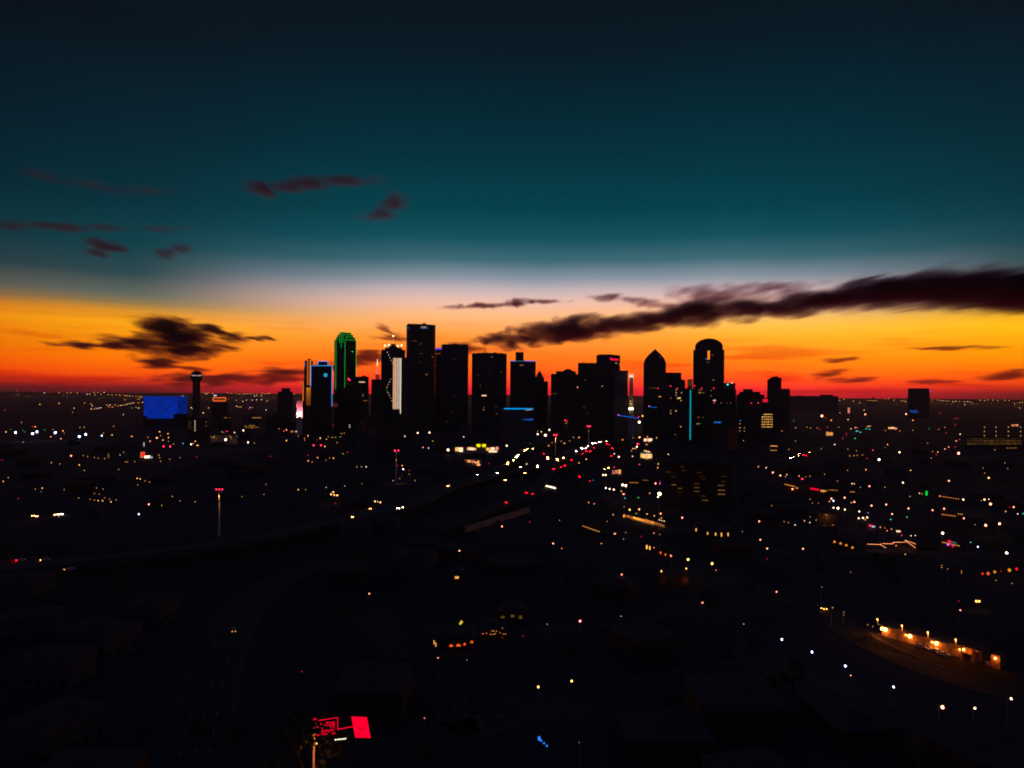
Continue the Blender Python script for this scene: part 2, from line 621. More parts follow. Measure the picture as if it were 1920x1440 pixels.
# --- low block with the orange-framed rooftop sign
B = Bld("office_block", "dark block carrying an orange-framed rooftop sign", 'building', 411, 2050)
B.box("body", 396, 428, 754, None, 30, mat=M_TOWER[1])
o = em("orange_neon", (1.0, .12, .015), 1.3)
sg = B.part("sign_panel", MB().box(B.x(399), B.x(423), 0, 1.5, B.z(752.2), B.z(745)), M_METAL)
B.tube("neon_frame", [(399.6, 745.7), (422.6, 745.7), (422.6, 751.6), (399.6, 751.6), (399.6, 745.7)], .75 * B.m, o, parent=sg)
for i in range(7):
    B.window(402.2 + i * 2.6, 404.2 + i * 2.6, 747.5, 749.7, 'A', .12, name="sign_letter", parent=sg)
for u in (401, 421):
    B.part("strut", MB().box(B.x(u), B.x(u + .8), .4, 1.2, B.z(754), B.z(752.2)), M_METAL)
B.bulb("roof_floodlight", 402, 742, 's', 'B')
B.bulb("roof_floodlight", 404.6, 741.6, 's', 'B')

# --- dark stepped block left of the blue-outlined tower
B = tower("office_tower", "dark stepped block standing alone before the pink-lit wall", 521, 549, 735, 2250, 40, 1, units=0)
B.box("upper_storeys", 527.5, 544, 727.5, 735, 25, 6, M_TOWER[1])

# --- pink floodlit wall
B = Bld("floodlit_block", "short block with a pink floodlit wall beside the orange-edged tower", 'building', 561.5, 1760)
B.box("body", 556, 567.3, 752, None, 26, mat=pbr("white_render_wall", (.7, .68, .66), (.8, .78, .76), .2, .9, .1))
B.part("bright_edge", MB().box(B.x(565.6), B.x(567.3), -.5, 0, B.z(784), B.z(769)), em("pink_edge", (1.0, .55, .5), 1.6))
for u in (557.5, 561.5, 565):
    r_ = B.part("floodlight", MB().box(B.x(u) - 1.2, B.x(u) + 1.2, -6.4, -5.2, B.z(787), B.z(785.2)), M_METAL)
    ld = bpy.data.lights.new("pink_floodlight", 'SPOT')
    ld.energy = 95000
    ld.color = (1.0, .16, .20)
    ld.spot_size = math.radians(75)
    ld.spot_blend = .6
    ld.shadow_soft_size = .6
    lo = link("flood_beam", ld, r_, (B.x(u), -5.0, B.z(784.5)))
    lo.rotation_euler = (math.radians(158), 0, 0)
LIT.append((561.5, 770, 1760))

# --- copper-edged tower behind the blue-outlined one
B = tower("office_tower", "copper-lit tower peeping out behind the blue-outlined tower", 570, 586, 677, 1850, 30, 1, units=0)
for a, b_, v0, v1, s in ((575.2, 577.4, 673, 722, .55), (580, 582.6, 675, 722, .75)):
    B.part("copper_light_strip", MB().box(B.x(a), B.x(b_), -.4, 0, B.z(v1), B.z(v0)), em("copper_strip_%d" % int(s * 100), (1.0, .23, .03), s))
B.box("stair_tower", 575, 582.6, 672.5, 677, 20, 3, M_TOWER[1])
B.part("blue_marker", MB().box(B.x(570.3), B.x(571.6), -.4, 0, B.z(687), B.z(679)), em("blue_marker", (.05, .22, .6), .6))
B2 = tower("office_tower", "narrow dark slab with one thin orange-lit edge", 566.5, 574, 713, 1790, 30, 1, units=0)
B2.part("orange_edge_light", MB().box(B2.x(566.8), B2.x(569.2), -.5, 0, B2.z(752), B2.z(714)), em("orange_edge", (1.0, .25, .02), .55))
B3 = Bld("low_annex", "low annex with a glowing orange wall panel before the blue-outlined tower", 'building', 578, 1700)
B3.box("body", 573.8, 582.4, 725.5, None, 12, mat=M_TOWER[1])
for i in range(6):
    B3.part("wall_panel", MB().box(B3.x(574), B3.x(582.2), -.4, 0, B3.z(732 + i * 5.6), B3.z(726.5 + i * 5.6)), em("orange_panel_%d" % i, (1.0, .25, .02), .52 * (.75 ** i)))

# --- blue-outlined tower
B = tower("office_tower", "dark tower outlined in light blue neon with a round blue emblem", 582, 622.5, 685, 1740, 42, 0, units=0, rand=0)
neon = em("light_blue_neon", (.05, .33, .85), .95)
B.box("penthouse", 595, 614.5, 677.5, 685, 22, 6, M_TOWER[0])
B.tube("neon_outline", [(582.3, 726), (582.3, 685.6), (622, 685.6), (622, 762)], .62 * B.m, neon)
B.tube("neon_outline", [(595.6, 685), (595.6, 677.5), (614, 677.5), (614, 685)], .55 * B.m, neon, y=5.2)
B.part("round_emblem", MB().tube((B.x(610), -.2, B.z(703.2)), (B.x(610), -.9, B.z(703.2)), 3.5 * B.m, n=20), em("blue_emblem", (.03, .42, .72), .75))
for v0, v1 in ((691, 696), (721, 728)):
    B.part("red_side_light", MB().box(B.x(622.6), B.x(624.4), .5, 1.5, B.z(v1), B.z(v0)), em("red_side", (.9, .1, .13), .8))
for i in range(5):
    B.part("red_glow_window", MB().box(B.x(623.5 + i * 1.9), B.x(624.6 + i * 1.9), 1, 1.4, B.z(763), B.z(752 + (i * 3) % 7)), em("red_glow", (.6, .06, .06), .25))

# --- green-outlined tower with stepped crown, one corner towards the viewer
B = Bld("office_tower", "tall dark tower with a stepped crown outlined in green neon", 'tower', 646, 1790, SKY)
gr = em("green_neon", (.0, .46, .04), 1.0)
gy = em("green_neon_top", (.22, .55, .0), 1.0)
q = 22.0


def diamond(ul, un, ur, back=0.0):
    """corner columns at photo columns ul, un (near), ur"""
    return [(B.x(un, back), back), (B.x(ur, q + back), q + back), (B.x(un + (ur + ul) / 2 - un, 2 * q + back), 2 * q - back), (B.x(ul, q + back), q + back)]


tiers = [(626, 646, 667, 636.5, 0), (629, 648.2, 665, 631.3, 3), (632, 642.4, 661, 626.6, 6), (635.4, 638.6, 657.6, 622.6, 9)]
B.part("body", MB().prism(diamond(626, 646, 667), 0, B.z(636.5)), M_TOWER[0])
zprev = B.z(636.5)
rt = .40 * B.m
for i, (ul, un, ur, v, bk) in enumerate(tiers):
    pts = diamond(ul, un, ur, bk)
    zt = B.z(v, bk)
    if i:
        tr = B.part("crown_tier", MB().prism(pts, zprev - .5, zt), M_TOWER[0])
    else:
        tr = B.root
    near, rgt, lft = Vector((*pts[0], zt)), Vector((*pts[1], zt)), Vector((*pts[3], zt))
    off = Vector((0, -.5, 0))
    B.part("neon_tube", MB().tube(near + off, rgt + off, rt, n=6), gy if i == 3 else gr, tr)
    zb = zprev if i else B.z(727)
    B.part("neon_tube", MB().tube(near + off, Vector((near.x, near.y, zb)) + off, rt, n=6), gr, tr)
    if i == 0:
        B.part("neon_tube", MB().tube(rgt + off, Vector((rgt.x, rgt.y, B.z(706))) + off, rt, n=6), gr, tr)
    zprev = zt
yl = 17.0
for u, v0, v1 in ((629, 636.5, 730), (632, 632.5, 636), (635.4, 627, 642.5), (638.8, 622.8, 651.5), (642.4, 627, 642.5)):
    B.tube("neon_tube", [(u, v0, yl * (646 - u) / 17 * 1.0), (u, v1, yl * (646 - u) / 17 * 1.0)], rt, gr)
B.bulb("facade_lamp", 660, 659.5, 's', 'G', y=12)
B.bulb("facade_lamp", 653.5, 711, 'm', 'R', y=6)
B.bulb("facade_lamp", 656, 713, 's', 'R', y=8)
for i in range(9):
    B.window(649 + (i % 3) * 1.0, 650 + (i % 3) * 1.0, 685 + i * 4.2, 688 + i * 4.2, 'O', .05 + .02 * (i % 3), y=5)

# --- low blocks between the green tower and the lattice spire
B = tower("office_block", "dark low block with a bright strip sign beside the green-outlined tower", 666, 691, 707, 1950, 40, 1, cat='building', units=3)
B.window(672.5, 684, 715.2, 717.3, 'W', .75, name="strip_sign")
B.window(681, 689, 750.5, 751.6, 'O', .25)
B.window(679, 681.5, 738, 744, 'B', .10)
B = tower("office_block", "dark block under the red and white lattice spire", 696, 716, 712, 1950, 36, 0, cat='building', units=0)
B.part("ring_sign", MB(), em("red_ring", (1, .03, .08), 1.0)) if False else None
ring = MB()
for i in range(16):
    a, b_ = 2 * math.pi * i / 16, 2 * math.pi * (i + 1) / 16
    c0 = Vector((B.x(707.6), -1.0, B.z(707.5)))
    rr_ = 2.6 * B.m
    ring.tube(c0 + Vector((math.cos(a) * rr_, 0, math.sin(a) * rr_)), c0 + Vector((math.cos(b_) * rr_, 0, math.sin(b_) * rr_)), .45 * B.m, n=5)
B.part("ring_sign", ring, em("red_ring", (1, .05, .1), .9))
B.box("sign_tower", 703.5, 711.5, 702.5, 712, 8, 0, M_TOWER[0])
for v0, v1, r0, r1, c, s in ((702.5, 686.5, 1.7, 1.1, (1, .16, .2), .9), (686.5, 683.5, 1.25, 1.25, (1, .75, .02), 1.2), (683.5, 673, .9, .15, (1, .8, .72), 1.4)):
    b = MB()
    z0, z1 = B.z(v0), B.z(v1)
    for sx, sy in ((-1, -1), (1, -1), (1, 1), (-1, 1)):
        b.tube((B.x(707) + sx * r0 * B.m * .7, 4 + sy * r0 * B.m * .7, z0), (B.x(707) + sx * r1 * B.m * .7, 4 + sy * r1 * B.m * .7, z1), .55, .4, n=5)
    for i in range(5):
        zz = z0 + (z1 - z0) * i / 5
        w = (r0 + (r1 - r0) * i / 5) * B.m * .7
        b.tube((B.x(707) - w, 4 - w, zz), (B.x(707) + w, 4 - w, zz + (z1 - z0) / 5), .4, n=4)
        b.tube((B.x(707) + w, 4 + w, zz), (B.x(707) - w, 4 + w, zz + (z1 - z0) / 5), .4, n=4)
    b.obj("lattice_spire", em("spire_%d" % int(v0), c, s), B.root)

# --- tower with lamp-tipped spires and rows of bulbs drawing crossed lines
B = tower("office_tower", "dark tower with lamp-tipped rooftop spires and diagonal rows of bulbs", 714, 759, 656.5, 1830, 48, 0, units=0)
B.box("crown", 721, 753, 652, 656.5, 30, 8, M_TOWER[0])
B.box("crown", 728, 746, 648.5, 652, 22, 12, M_TOWER[0])
B.box("crown", 732.5, 740.5, 644.5, 648.5, 14, 15, M_TOWER[0])
for u, vt, vb in ((721, 648, 654), (728, 646.6, 652), (745, 648.6, 652), (752, 647.6, 655), (736.3, 630, 645)):
    sp = B.part("rooftop_spire", MB().tube((B.x(u, 12), 12, B.z(vb, 12)), (B.x(u, 12), 12, B.z(vt, 12)), .55, .3, n=6), em("spire_lit", (1.0, .55, .25), .75))
    B.bulb("spire_lamp", u, vt, 'm', 'W', y=11, parent=sp)
for u, v, c in ((725.5, 660.5, 'W'), (728, 665.7, 'B'), (730.3, 671, 'O'), (732.8, 675.8, 'B'), (735.1, 681, 'W'), (732.4, 711, 'B'), (730, 716, 'W'), (727.3, 721, 'A'),
                (725, 726, 'A'), (724.8, 731, 'G'), (727.3, 736, 'W'), (730, 741, 'W'), (732.3, 746, 'K'), (734.6, 751.4, 'B')):
    B.bulb("facade_bulb", u, v, 'd', c)

# --- tower front of vertical fins; their floodlighting is put in as an even glow
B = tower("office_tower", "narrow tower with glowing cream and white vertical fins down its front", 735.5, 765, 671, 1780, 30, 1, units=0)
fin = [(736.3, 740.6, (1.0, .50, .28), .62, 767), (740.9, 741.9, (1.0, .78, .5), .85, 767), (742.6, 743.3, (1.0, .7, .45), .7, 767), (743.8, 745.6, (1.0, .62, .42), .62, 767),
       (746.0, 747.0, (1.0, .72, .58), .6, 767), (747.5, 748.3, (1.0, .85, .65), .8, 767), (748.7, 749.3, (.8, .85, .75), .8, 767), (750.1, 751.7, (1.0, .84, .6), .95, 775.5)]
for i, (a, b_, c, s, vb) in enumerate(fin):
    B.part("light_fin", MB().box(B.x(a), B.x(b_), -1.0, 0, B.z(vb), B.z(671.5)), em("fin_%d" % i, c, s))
LIT.append((744, 720, 1780))

# --- the tallest tower
B = tower("office_tower", "tallest dark tower with rounded shoulders and a small lit sign at its top", 761, 815.5, 609.2, 1840, 52, 1, units=0, chamfer=5.0,
          wins=[(772, 774.5, 638.4, 639.6, 'O', .13), (776.5, 780, 638.6, 640, 'O', .12), (787, 789, 643, 646, 'O', .10), (786, 792, 662.5, 663.5, 'O', .07),
                (809, 811, 668, 670, 'O', .25), (786, 788, 678, 680, 'R', .12), (811, 814, 684.5, 687, 'R', .08), (797.5, 801.5, 701, 703, 'O', .25)])
z0 = B.z(609.2)
prof = [(B.x(762), z0 - 6), (B.x(815), z0 - 6), (B.x(814.2), z0), (B.x(811), z0 + 1.2), (B.x(800), z0 + 2.0), (B.x(764), z0 + 3.2), (B.x(762.6), z0 + 1.0)]
B.part("roof_cap", MB().extrude_y(prof, 4, 44), M_TOWER[1])
B.part("roof_dome", MB().tube((B.x(794), 12, z0 - 1), (B.x(794), 30, z0 - 1), 5.3 * B.m, n=20), M_TOWER[1])
sg = B.part("sign_panel", MB().box(B.x(785.5), B.x(802), -.3, -.05, B.z(617), B.z(611)), M_METAL)
for i, (a, b_, v0, c, s) in enumerate(((788.5, 798.5, 612, 'W', .40), (786.5, 789.5, 614.2, 'C', .35), (790, 793, 614.2, 'W', .30), (793.6, 797.5, 614.2, 'U', .9), (798, 801, 614.4, 'U', .5))):
    B.window(a, b_, v0, v0 + 1.5, c, s, y=-.3, name="sign_letter", parent=sg)
B.window(762, 765.6, 614, 615.4, 'U', .4, name="corner_sign")

B = tower("office_tower", "lower tower with a violet-blue light line along its roof edge", 815.5, 829, 655, 1950, 40, 0, units=0,
          wins=[(816, 820, 662.4, 663.6, 'O', .22), (821.5, 825, 662.4, 663.6, 'O', .25)])
B.part("roof_light_line", MB().box(B.x(815.6), B.x(828.6), -.6, 0, B.z(655.6), B.z(653)), em("violet_line", (.09, .05, .95), .8))
B = tower("office_tower", "plain dark flat-topped tower beside the tallest tower", 827.5, 877.5, 646.5, 1800, 48, 0, units=1, chamfer=2.5, rand=6)
B = tower("office_tower", "broad dark tower with a thin rooftop antenna and white sign at its foot", 884, 949.5, 663.3, 1790, 46, 0, units=2, chamfer=1.5,
          wins=[(903, 912, 740.6, 742.8, 'W', 1.1), (920, 923, 668.4, 669.6, 'A', .3), (899.5, 901, 722, 723.4, 'A', .18), (905.5, 908, 767.5, 769, 'O', .5), (906, 908, 763, 764.2, 'A', .25)], rand=6)
B.part("antenna", MB().tube((B.x(908.3, 20), 20, B.z(663)), (B.x(908.3, 20), 20, B.z(640)), .5, .2, n=6), M_METAL)
B.box("lift_house", 924.5, 930, 660.5, 664, 10, 15, M_METAL)
B.box("upper_storey", 893, 943, 661.8, 663.8, 28, 9, M_TOWER[0])
B = tower("office_tower", "dark tower edged with blue light around its roof and topped by a block", 956, 1004, 677, 1810, 46, 0, units=0,
          wins=[(974, 977.5, 684, 685.3, 'A', .35), (978.5, 981.5, 684, 685.3, 'A', .3), (955, 957, 741, 742, 'R', .3)], rand=4)
B.box("roof_block", 966, 981, 660.3, 677, 24, 8, M_TOWER[0])
for a, b_, c, s in ((956, 966, (.10, .20, .85), .7), (966, 981, (.02, .25, .45), .35), (984, 992, (.02, .14, 1.0), .9), (992, 1004, (.22, .18, .9), .65)):
    B.part("roof_light_line", MB().box(B.x(a), B.x(b_), -.6, 0, B.z(678), B.z(676.2)), em("blue_line_%d" % int(a), c, s))
B = Bld("office_tower", "small dark tower with a pointed gable beside the blue-edged roof", 'tower', 1012, 1900, SKY)
B.box("body", 1003, 1020, 708, None, 35, mat=M_TOWER[1])
zz = B.z(708)
B.part("gable", MB().prism([(B.x(1003.5), 4), (B.x(1019), 4), (B.x(1019), 30), (B.x(1003.5), 30)], zz, B.z(695), top=.12), M_TOWER[1])
B.part("finial", MB().tube((B.x(1011.2, 17), 17, B.z(696)), (B.x(1011.2, 17), 17, B.z(692)), .8, .3, n=6), M_METAL)
tower("office_block", "narrow dark block between the gabled tower and a red sky gap", 1018, 1027.3, 716, 1850, 30, 0, cat='building', units=1)

# --- broad dark group right of the gap
B = tower("office_tower", "wide dark block with a low domed roof and stepped ends", 1032.5, 1084, 702, 1760, 50, 1, units=0,
          wins=[(1033, 1035, 738, 739.4, 'O', .12), (1038, 1043.5, 737.4, 738.6, 'O', .12)])
B.box("upper_storeys", 1042, 1079, 696, 702, 40, 4, M_TOWER[1])
zz = B.z(696)
pr = [(B.x(1054 + i * 2.1), zz + 4.6 * math.sin(math.pi * i / 10) * B.m) for i in range(11)]
B.part("dome", MB().extrude_y(pr, 8, 36), M_TOWER[1])
B = tower("office_tower", "wide dark slab tower stepping up to the red-signed tower", 1083, 1122, 681.3, 1720, 45, 0, units=1, rand=3)
B.bulb("facade_lamp", 1082.4, 726, 's', 'K')
B = tower("office_tower", "dark tower with a rounded top and glowing red sign", 1117.5, 1162, 667, 1690, 45, 0, units=0,
          wins=[(1153.5, 1156, 680, 681.8, 'A', .8), (1128, 1129.6, 723, 725, 'A', .7), (1160.3, 1161.6, 681, 686, 'A', .3)])
zz = B.z(667)
B.part("roof_cap", MB().extrude_y([(B.x(1118.5), zz), (B.x(1160), zz), (B.x(1158), zz + 1.5), (B.x(1145), zz + 3.2), (B.x(1122), zz + 3.4)], 3, 40), M_TOWER[0])
B.part("antenna", MB().tube((B.x(1136), 18, zz), (B.x(1136), 18, zz + 8), .4, .2, n=5), M_METAL)
sg = B.part("red_sign", MB().extrude_y([(B.x(1143), B.z(675)), (B.x(1159), B.z(676.4)), (B.x(1159), B.z(672.8)), (B.x(1147), B.z(672)), (B.x(1144.5), B.z(670)), (B.x(1143), B.z(671))], -.7, -.05), em("red_sign", (1.0, .005, .06), 1.0))
B = tower("office_tower", "dark shoulder block below the red-signed tower", 1150, 1177, 695.5, 1660, 40, 2, units=1, chamfer=1.5)

# --- floodlit white spire
B = Bld("church_tower", "slim tower floodlit white at its foot and crown", 'tower', 1183, 1640)
wl = pbr("pale_stone", (.3, .27, .23), (.38, .34, .3), .3, .9, .1)
B.part("shaft", MB().prism([(B.x(1179.4), 0), (B.x(1187.2), 0), (B.x(1187.2), 9), (B.x(1179.4), 9)], 0, B.z(708), top=.92), wl)
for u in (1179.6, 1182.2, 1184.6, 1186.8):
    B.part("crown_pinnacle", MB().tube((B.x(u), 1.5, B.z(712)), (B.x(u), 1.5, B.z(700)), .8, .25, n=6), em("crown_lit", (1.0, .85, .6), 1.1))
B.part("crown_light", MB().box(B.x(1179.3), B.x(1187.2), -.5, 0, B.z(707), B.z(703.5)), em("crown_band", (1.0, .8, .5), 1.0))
for i, (u, e_) in enumerate(((1179.9, 1), (1183.2, 1.3), (1186.4, 1))):
    fl = B.part("floodlight", MB().box(B.x(u) - 1.3, B.x(u) + 1.3, -4, -1.8, B.z(768), B.z(764.5)), em("flood_white", (1.0, .85, .55), 5.0))
    for nm_, zz, rot, en in (("flood_beam", B.z(764), 172, 9000 * e_), ("crown_beam", B.z(706), 8, 3500)):
        ld = bpy.data.lights.new(nm_, 'SPOT')
        ld.energy = en
        ld.color = (1.0, .5, .12) if rot > 90 else (1.0, .4, .12)
        ld.spot_size = math.radians(48)
        ld.spot_blend = .8
        ld.shadow_soft_size = .4
        lo = link(nm_, ld, fl, (B.x(u), -2.6, zz))
        lo.rotation_euler = (math.radians(rot), 0, 0)
LIT.append((1183, 760, 1640))

# --- pointed tower
B = Bld("office_tower", "dark tower with curved shoulders rising to a point", 'tower', 1227, 1700, SKY)
prof = [(1206, None), (1248.2, None), (1248.2, 681), (1246.8, 676), (1243.5, 670.5), (1238.5, 664.5), (1232.5, 658.8), (1227.5, 654.4), (1222, 659), (1215, 665.6), (1210, 671.5), (1207, 677.5), (1206, 682)]
B.part("body", MB().extrude_y([(B.x(u), 0 if v is None else B.z(v)) for u, v in prof], 0, 42), M_TOWER[1])
B.window(1216.5, 1219, 726.5, 727.5, 'A', .15)
B.window(1222, 1230, 727, 728, 'A', .12)
B.window(1237, 1239.5, 668.4, 671, 'U', .15)
B = tower("office_tower", "flat-topped dark block joined to the pointed tower", 1246, 1277, 699.5, 1720, 36, 0, units=0, rand=2)
B.box("upper_storey", 1248, 1262, 698.4, 700, 20, 6, M_TOWER[0])
tower("office_block", "dark low block beside the pointed tower's flat neighbour", 1275, 1284.5, 713, 1710, 30, 1, cat='building', units=1)
B = tower("office_block", "small block with white-lit top windows before the arch-topped tower", 1288.5, 1298, 712, 1690, 24, 2, cat='building', units=0)
for i in range(3):
    for j in range(3):
        B.window(1290 + i * 2.5, 1291.3 + i * 2.5, 713.5 + j * 3.6, 715.8 + j * 3.6, 'A', .10 + .1 * ((i + j) % 2))

# --- arch-topped tower with a slot right through it
B = Bld("office_tower", "tall arch-topped tower with a bright slot opening near its top", 'tower', 1328, 1690, SKY)
arc = [(1328.5 + 26.5 * math.cos(a), 660 - 26 * math.sin(a) ** .8 - 0) for a in [math.pi * i / 18 for i in range(19)]]
z656, zs0, zs1 = B.z(656), B.z(657), B.z(674.3)
bod = MB()
U = B.x
bod.extrude_y([(U(1299), 0), (U(1326), 0), (U(1326), z656), (U(1299), z656)], 0, 34)
bod.extrude_y([(U(1330.2), 0), (U(1357.5), 0), (U(1357.5), z656), (U(1330.2), z656)], 0, 34)
bod.extrude_y([(U(1326), 0), (U(1330.2), 0), (U(1330.2), zs1), (U(1326), zs1)], 0, 34)
B.part("body", bod, M_TOWER[0])
top = [(U(1302), z656)] + [(U(1354.5), z656)] + [(U(1328.4 + 26.1 * math.cos(a)), B.z(650.5 - 16 * math.sin(a))) for a in [math.pi * i / 20 for i in range(21)]]
B.part("arched_crown", MB().extrude_y(top, 1.5, 32), M_TOWER[0])
B.window(1322.5, 1325.6, 672, 674.2, 'U', .7, name="slot_light")
B.window(1324.5, 1326, 659, 666, 'U', .05)
B.window(1334, 1337, 665, 667, 'O', .12)
B.window(1324, 1326, 678.6, 680, 'A', .15)
B.window(1328, 1330, 678.6, 680, 'A', .15)
B.window(1335.5, 1339, 711.5, 713, 'W', .22)

# --- dark residential blocks in front of the arch-topped tower, red obstruction lamps on the roof
B = tower("apartment_tower", "wide dark apartment block with red roof lamps and a cyan light strip", 1232, 1297, 729, 1480, 34, 0, units=0, cat='building',
          wins=[(1266.5, 1268.6, 730.4, 732.2, 'W', .5), (1266.5, 1268.6, 735.3, 737.2, 'W', .5), (1266.5, 1268.6, 740.2, 742.2, 'W', .35), (1276.5, 1278.8, 735.5, 737.4, 'A', .6),
                (1269, 1273, 745.5, 748, 'A', .7), (1272, 1276, 745.2, 747.4, 'W', 1.2), (1275.5, 1278, 750, 752, 'O', .7), (1256.5, 1259, 745.5, 747, 'A', .25),
                (1256.6, 1258.8, 769.4, 771, 'A', .5), (1256.6, 1258.8, 774, 776, 'W', .5), (1266, 1268.6, 769.4, 771.4, 'O', .9), (1275.6, 1277.6, 799, 801, 'O', .9), (1266, 1267.6, 814, 815.4, 'O', .4),
                (1235, 1239, 742.5, 745, 'A', .5), (1228.5, 1232, 728, 729, 'A', .0)])
B.part("cyan_light_strip", MB().box(B.x(1293.4), B.x(1295.6), -.8, 0, B.z(824), B.z(731)), em("cyan_strip", (.0, .38, .52), .85))
LIT.append((1294.5, 780, 1480))
for u, v in ((1233.3, 728), (1257, 723.8), (1269.4, 728), (1302, 723.4)):
    B.part("lamp_post", MB().tube((B.x(u), 2, B.z(729)), (B.x(u), 2, B.z(v)), .15, n=5), M_POLE)
    B.bulb("obstruction_lamp", u, v, 's', 'R')
B = tower("apartment_tower", "dark apartment block with red roof lamps and small yellow windows", 1297.5, 1380, 731, 1500, 34, 0, units=0, cat='building',
          wins=[(1309.5, 1311.4, 731, 732.4, 'A', .3), (1313, 1315, 731, 732.4, 'A', .35), (1309.5, 1311.4, 735.6, 737.4, 'A', .5), (1312.6, 1314.6, 735.6, 737.4, 'Y', .4), (1318, 1319.8, 735.6, 737.2, 'A', .3),
                (1332, 1334, 731.4, 732.8, 'A', .3), (1332, 1334, 741.2, 742.8, 'A', .3), (1337, 1342, 749.6, 752, 'W', .9), (1338, 1340.6, 754.4, 756.4, 'R', .8), (1351, 1353, 754.6, 756, 'W', .25), (1362, 1364, 754.6, 756, 'R', .4),
                (1369, 1371, 754.6, 756, 'A', .2), (1309, 1311.4, 781.6, 783.4, 'O', .3), (1317.4, 1319, 781.8, 783.2, 'O', .25), (1305.5, 1307, 793.6, 795.6, 'A', .3), (1308, 1310, 793.4, 795.6, 'W', .4), (1311.6, 1313.6, 793.2, 795, 'G', .4)])
for u, v in ((1315.4, 728), (1338, 728)):
    B.part("lamp_post", MB().tube((B.x(u), 2, B.z(731)), (B.x(u), 2, B.z(v)), .15, n=5), M_POLE)
    B.bulb("obstruction_lamp", u, v, 's', 'R')
for i in range(6):
    B.part("blue_led", MB().box(B.x(1339.4 + i * 2.2), B.x(1341 + i * 2.2), -.6, 0, B.z(793), B.z(790.6)), em("blue_led", (.02, .28, 1.0), .9 if i in (0, 4) else .55))
B = tower("apartment_tower", "dark block with a building crane on its roof beside the arch-topped tower", 1357, 1378.5, 719, 1600, 30, 1, units=1, cat='building')
B.bulb("roof_lamp", 1364, 721, 'm', 'C')
B.bulb("roof_lamp", 1372, 718, 's', 'W')
cr = MB()
cr.tube((B.x(1361.5), 10, B.z(719)), (B.x(1361.5), 10, B.z(712)), .5, n=5)
cr.tube((B.x(1360), 10, B.z(712.6)), (B.x(1364), 10, B.z(715)), .4, n=5)
B.part("crane", cr, M_METAL)
B = tower("office_block", "dark rounded block with stepped roof right of the arch-topped tower", 1381, 1433, 740.5, 1750, 40, 1, cat='building', units=0,
          wins=[(1387, 1390, 787.8, 789.6, 'U', .5), (1369.6, 1374, 788, 789.4, 'U', .2), (1386.4, 1388.6, 793.6, 795.4, 'A', .5), (1386.4, 1388.6, 801.2, 803, 'W', .5), (1386.4, 1388.6, 807.4, 809, 'W', .3), (1395, 1397, 801, 803, 'A', .4), (1395, 1397, 807.4, 809, 'O', .5)])
B.box("upper_storey", 1386, 1425, 734.5, 740.5, 30, 5, M_TOWER[1])
B.box("upper_storey", 1393, 1411, 729.5, 734.5, 20, 8, M_TOWER[1])
B = Bld("apartment_tower", "dark slim tower with a slanted top above a red sign", 'tower', 1450, 2000, SKY)
B.part("body", MB().extrude_y([(B.x(1438.3), 0), (B.x(1459), 0), (B.x(1459), B.z(705.5)), (B.x(1447), B.z(706.6)), (B.x(1438.3), B.z(712.5))], 0, 34), M_TOWER[0])
B.box("rear_slab", 1459.1, 1465, 708, None, 26, 8, M_TOWER[1])
tower("office_block", "low dark block beside the slanted tower", 1464, 1481, 730, 2100, 40, 1, cat='building', units=2)
tower("office_block", "long low dark block right of the slanted tower", 1478, 1533, 742.6, 5200, 40, 1, cat='building', units=3)
B = tower("office_block", "broad low dark block on the skyline with a hunched roof", 1531, 1571, 742.6, 5200, 40, 0, cat='building', units=0)
B.box("upper_storey", 1537, 1562, 740, 742.6, 30, 5, M_TOWER[0])
B = Bld("office_block", "low dark block with a bright red sign near the slanted tower", 'building', 1434, 1730)
B.box("body", 1424, 1446, 747.5, None, 20, mat=M_TOWER[1])
B.part("red_sign", MB().box(B.x(1430), B.x(1439.6), -.6, 0, B.z(754), B.z(748)), em("red_panel", (1.0, .01, .04), .8))
for u, v, c in ((1408.6, 756, 'R'), (1421.5, 755.6, 'R')):
    B.bulb("sign_lamp", u, v, 's', c)
# --- box-shaped far tower
B = tower("office_tower", "dark box-shaped tower standing alone near the picture's edge", 1702, 1743, 729.5, 3600, 60, 0, units=0)
B.box("upper_storey", 1704, 1741, 728, 729.5, 30, 4, M_TOWER[0])
B.part("violet_marker", MB().box(B.x(1742), B.x(1743.2), -.4, 0, B.z(735), B.z(730.5)), em("violet", (.2, .03, .8), .8))
for i in range(5):
    for j in range(2):
        B.part("blue_window", MB().box(B.x(1706.5 + i * 3.1 + j), B.x(1708.4 + i * 3.1 + j), -.4, 0, B.z(771 + j * 3), B.z(769.2 + j * 3)), em("blue_window", (.01, .2, 1.0), .35 if (i + j) % 3 else .7))

# --- cyan light line on a low block
B = tower("exhibition_hall", "low hall with a long cyan light line along its roof edge", 938, 1004, 764.5, 1500, 40, 2, cat='building', units=2)
B.part("cyan_light_line", MB().box(B.x(945), B.x(1000), -.8, 0, B.z(767.4), B.z(765.4)), em("cyan_line", (.0, .36, .95), 1.0))
for i in range(6):
    B.window(985.5 + i * 1.9, 986.9 + i * 1.9, 768.2, 769.6, 'W', .5, name="sign_letter")
for i in range(6):
    B.part("blue_sign_letter", MB().box(B.x(978 + i * 3.7), B.x(980.6 + i * 3.7), -.6, 0, B.z(787.6), B.z(785.2)), em("blue_letter", (.01, .2, .95), .12 + .12 * i))
LIT.append((972, 766, 1500))
LIT.append((990, 786, 1500))
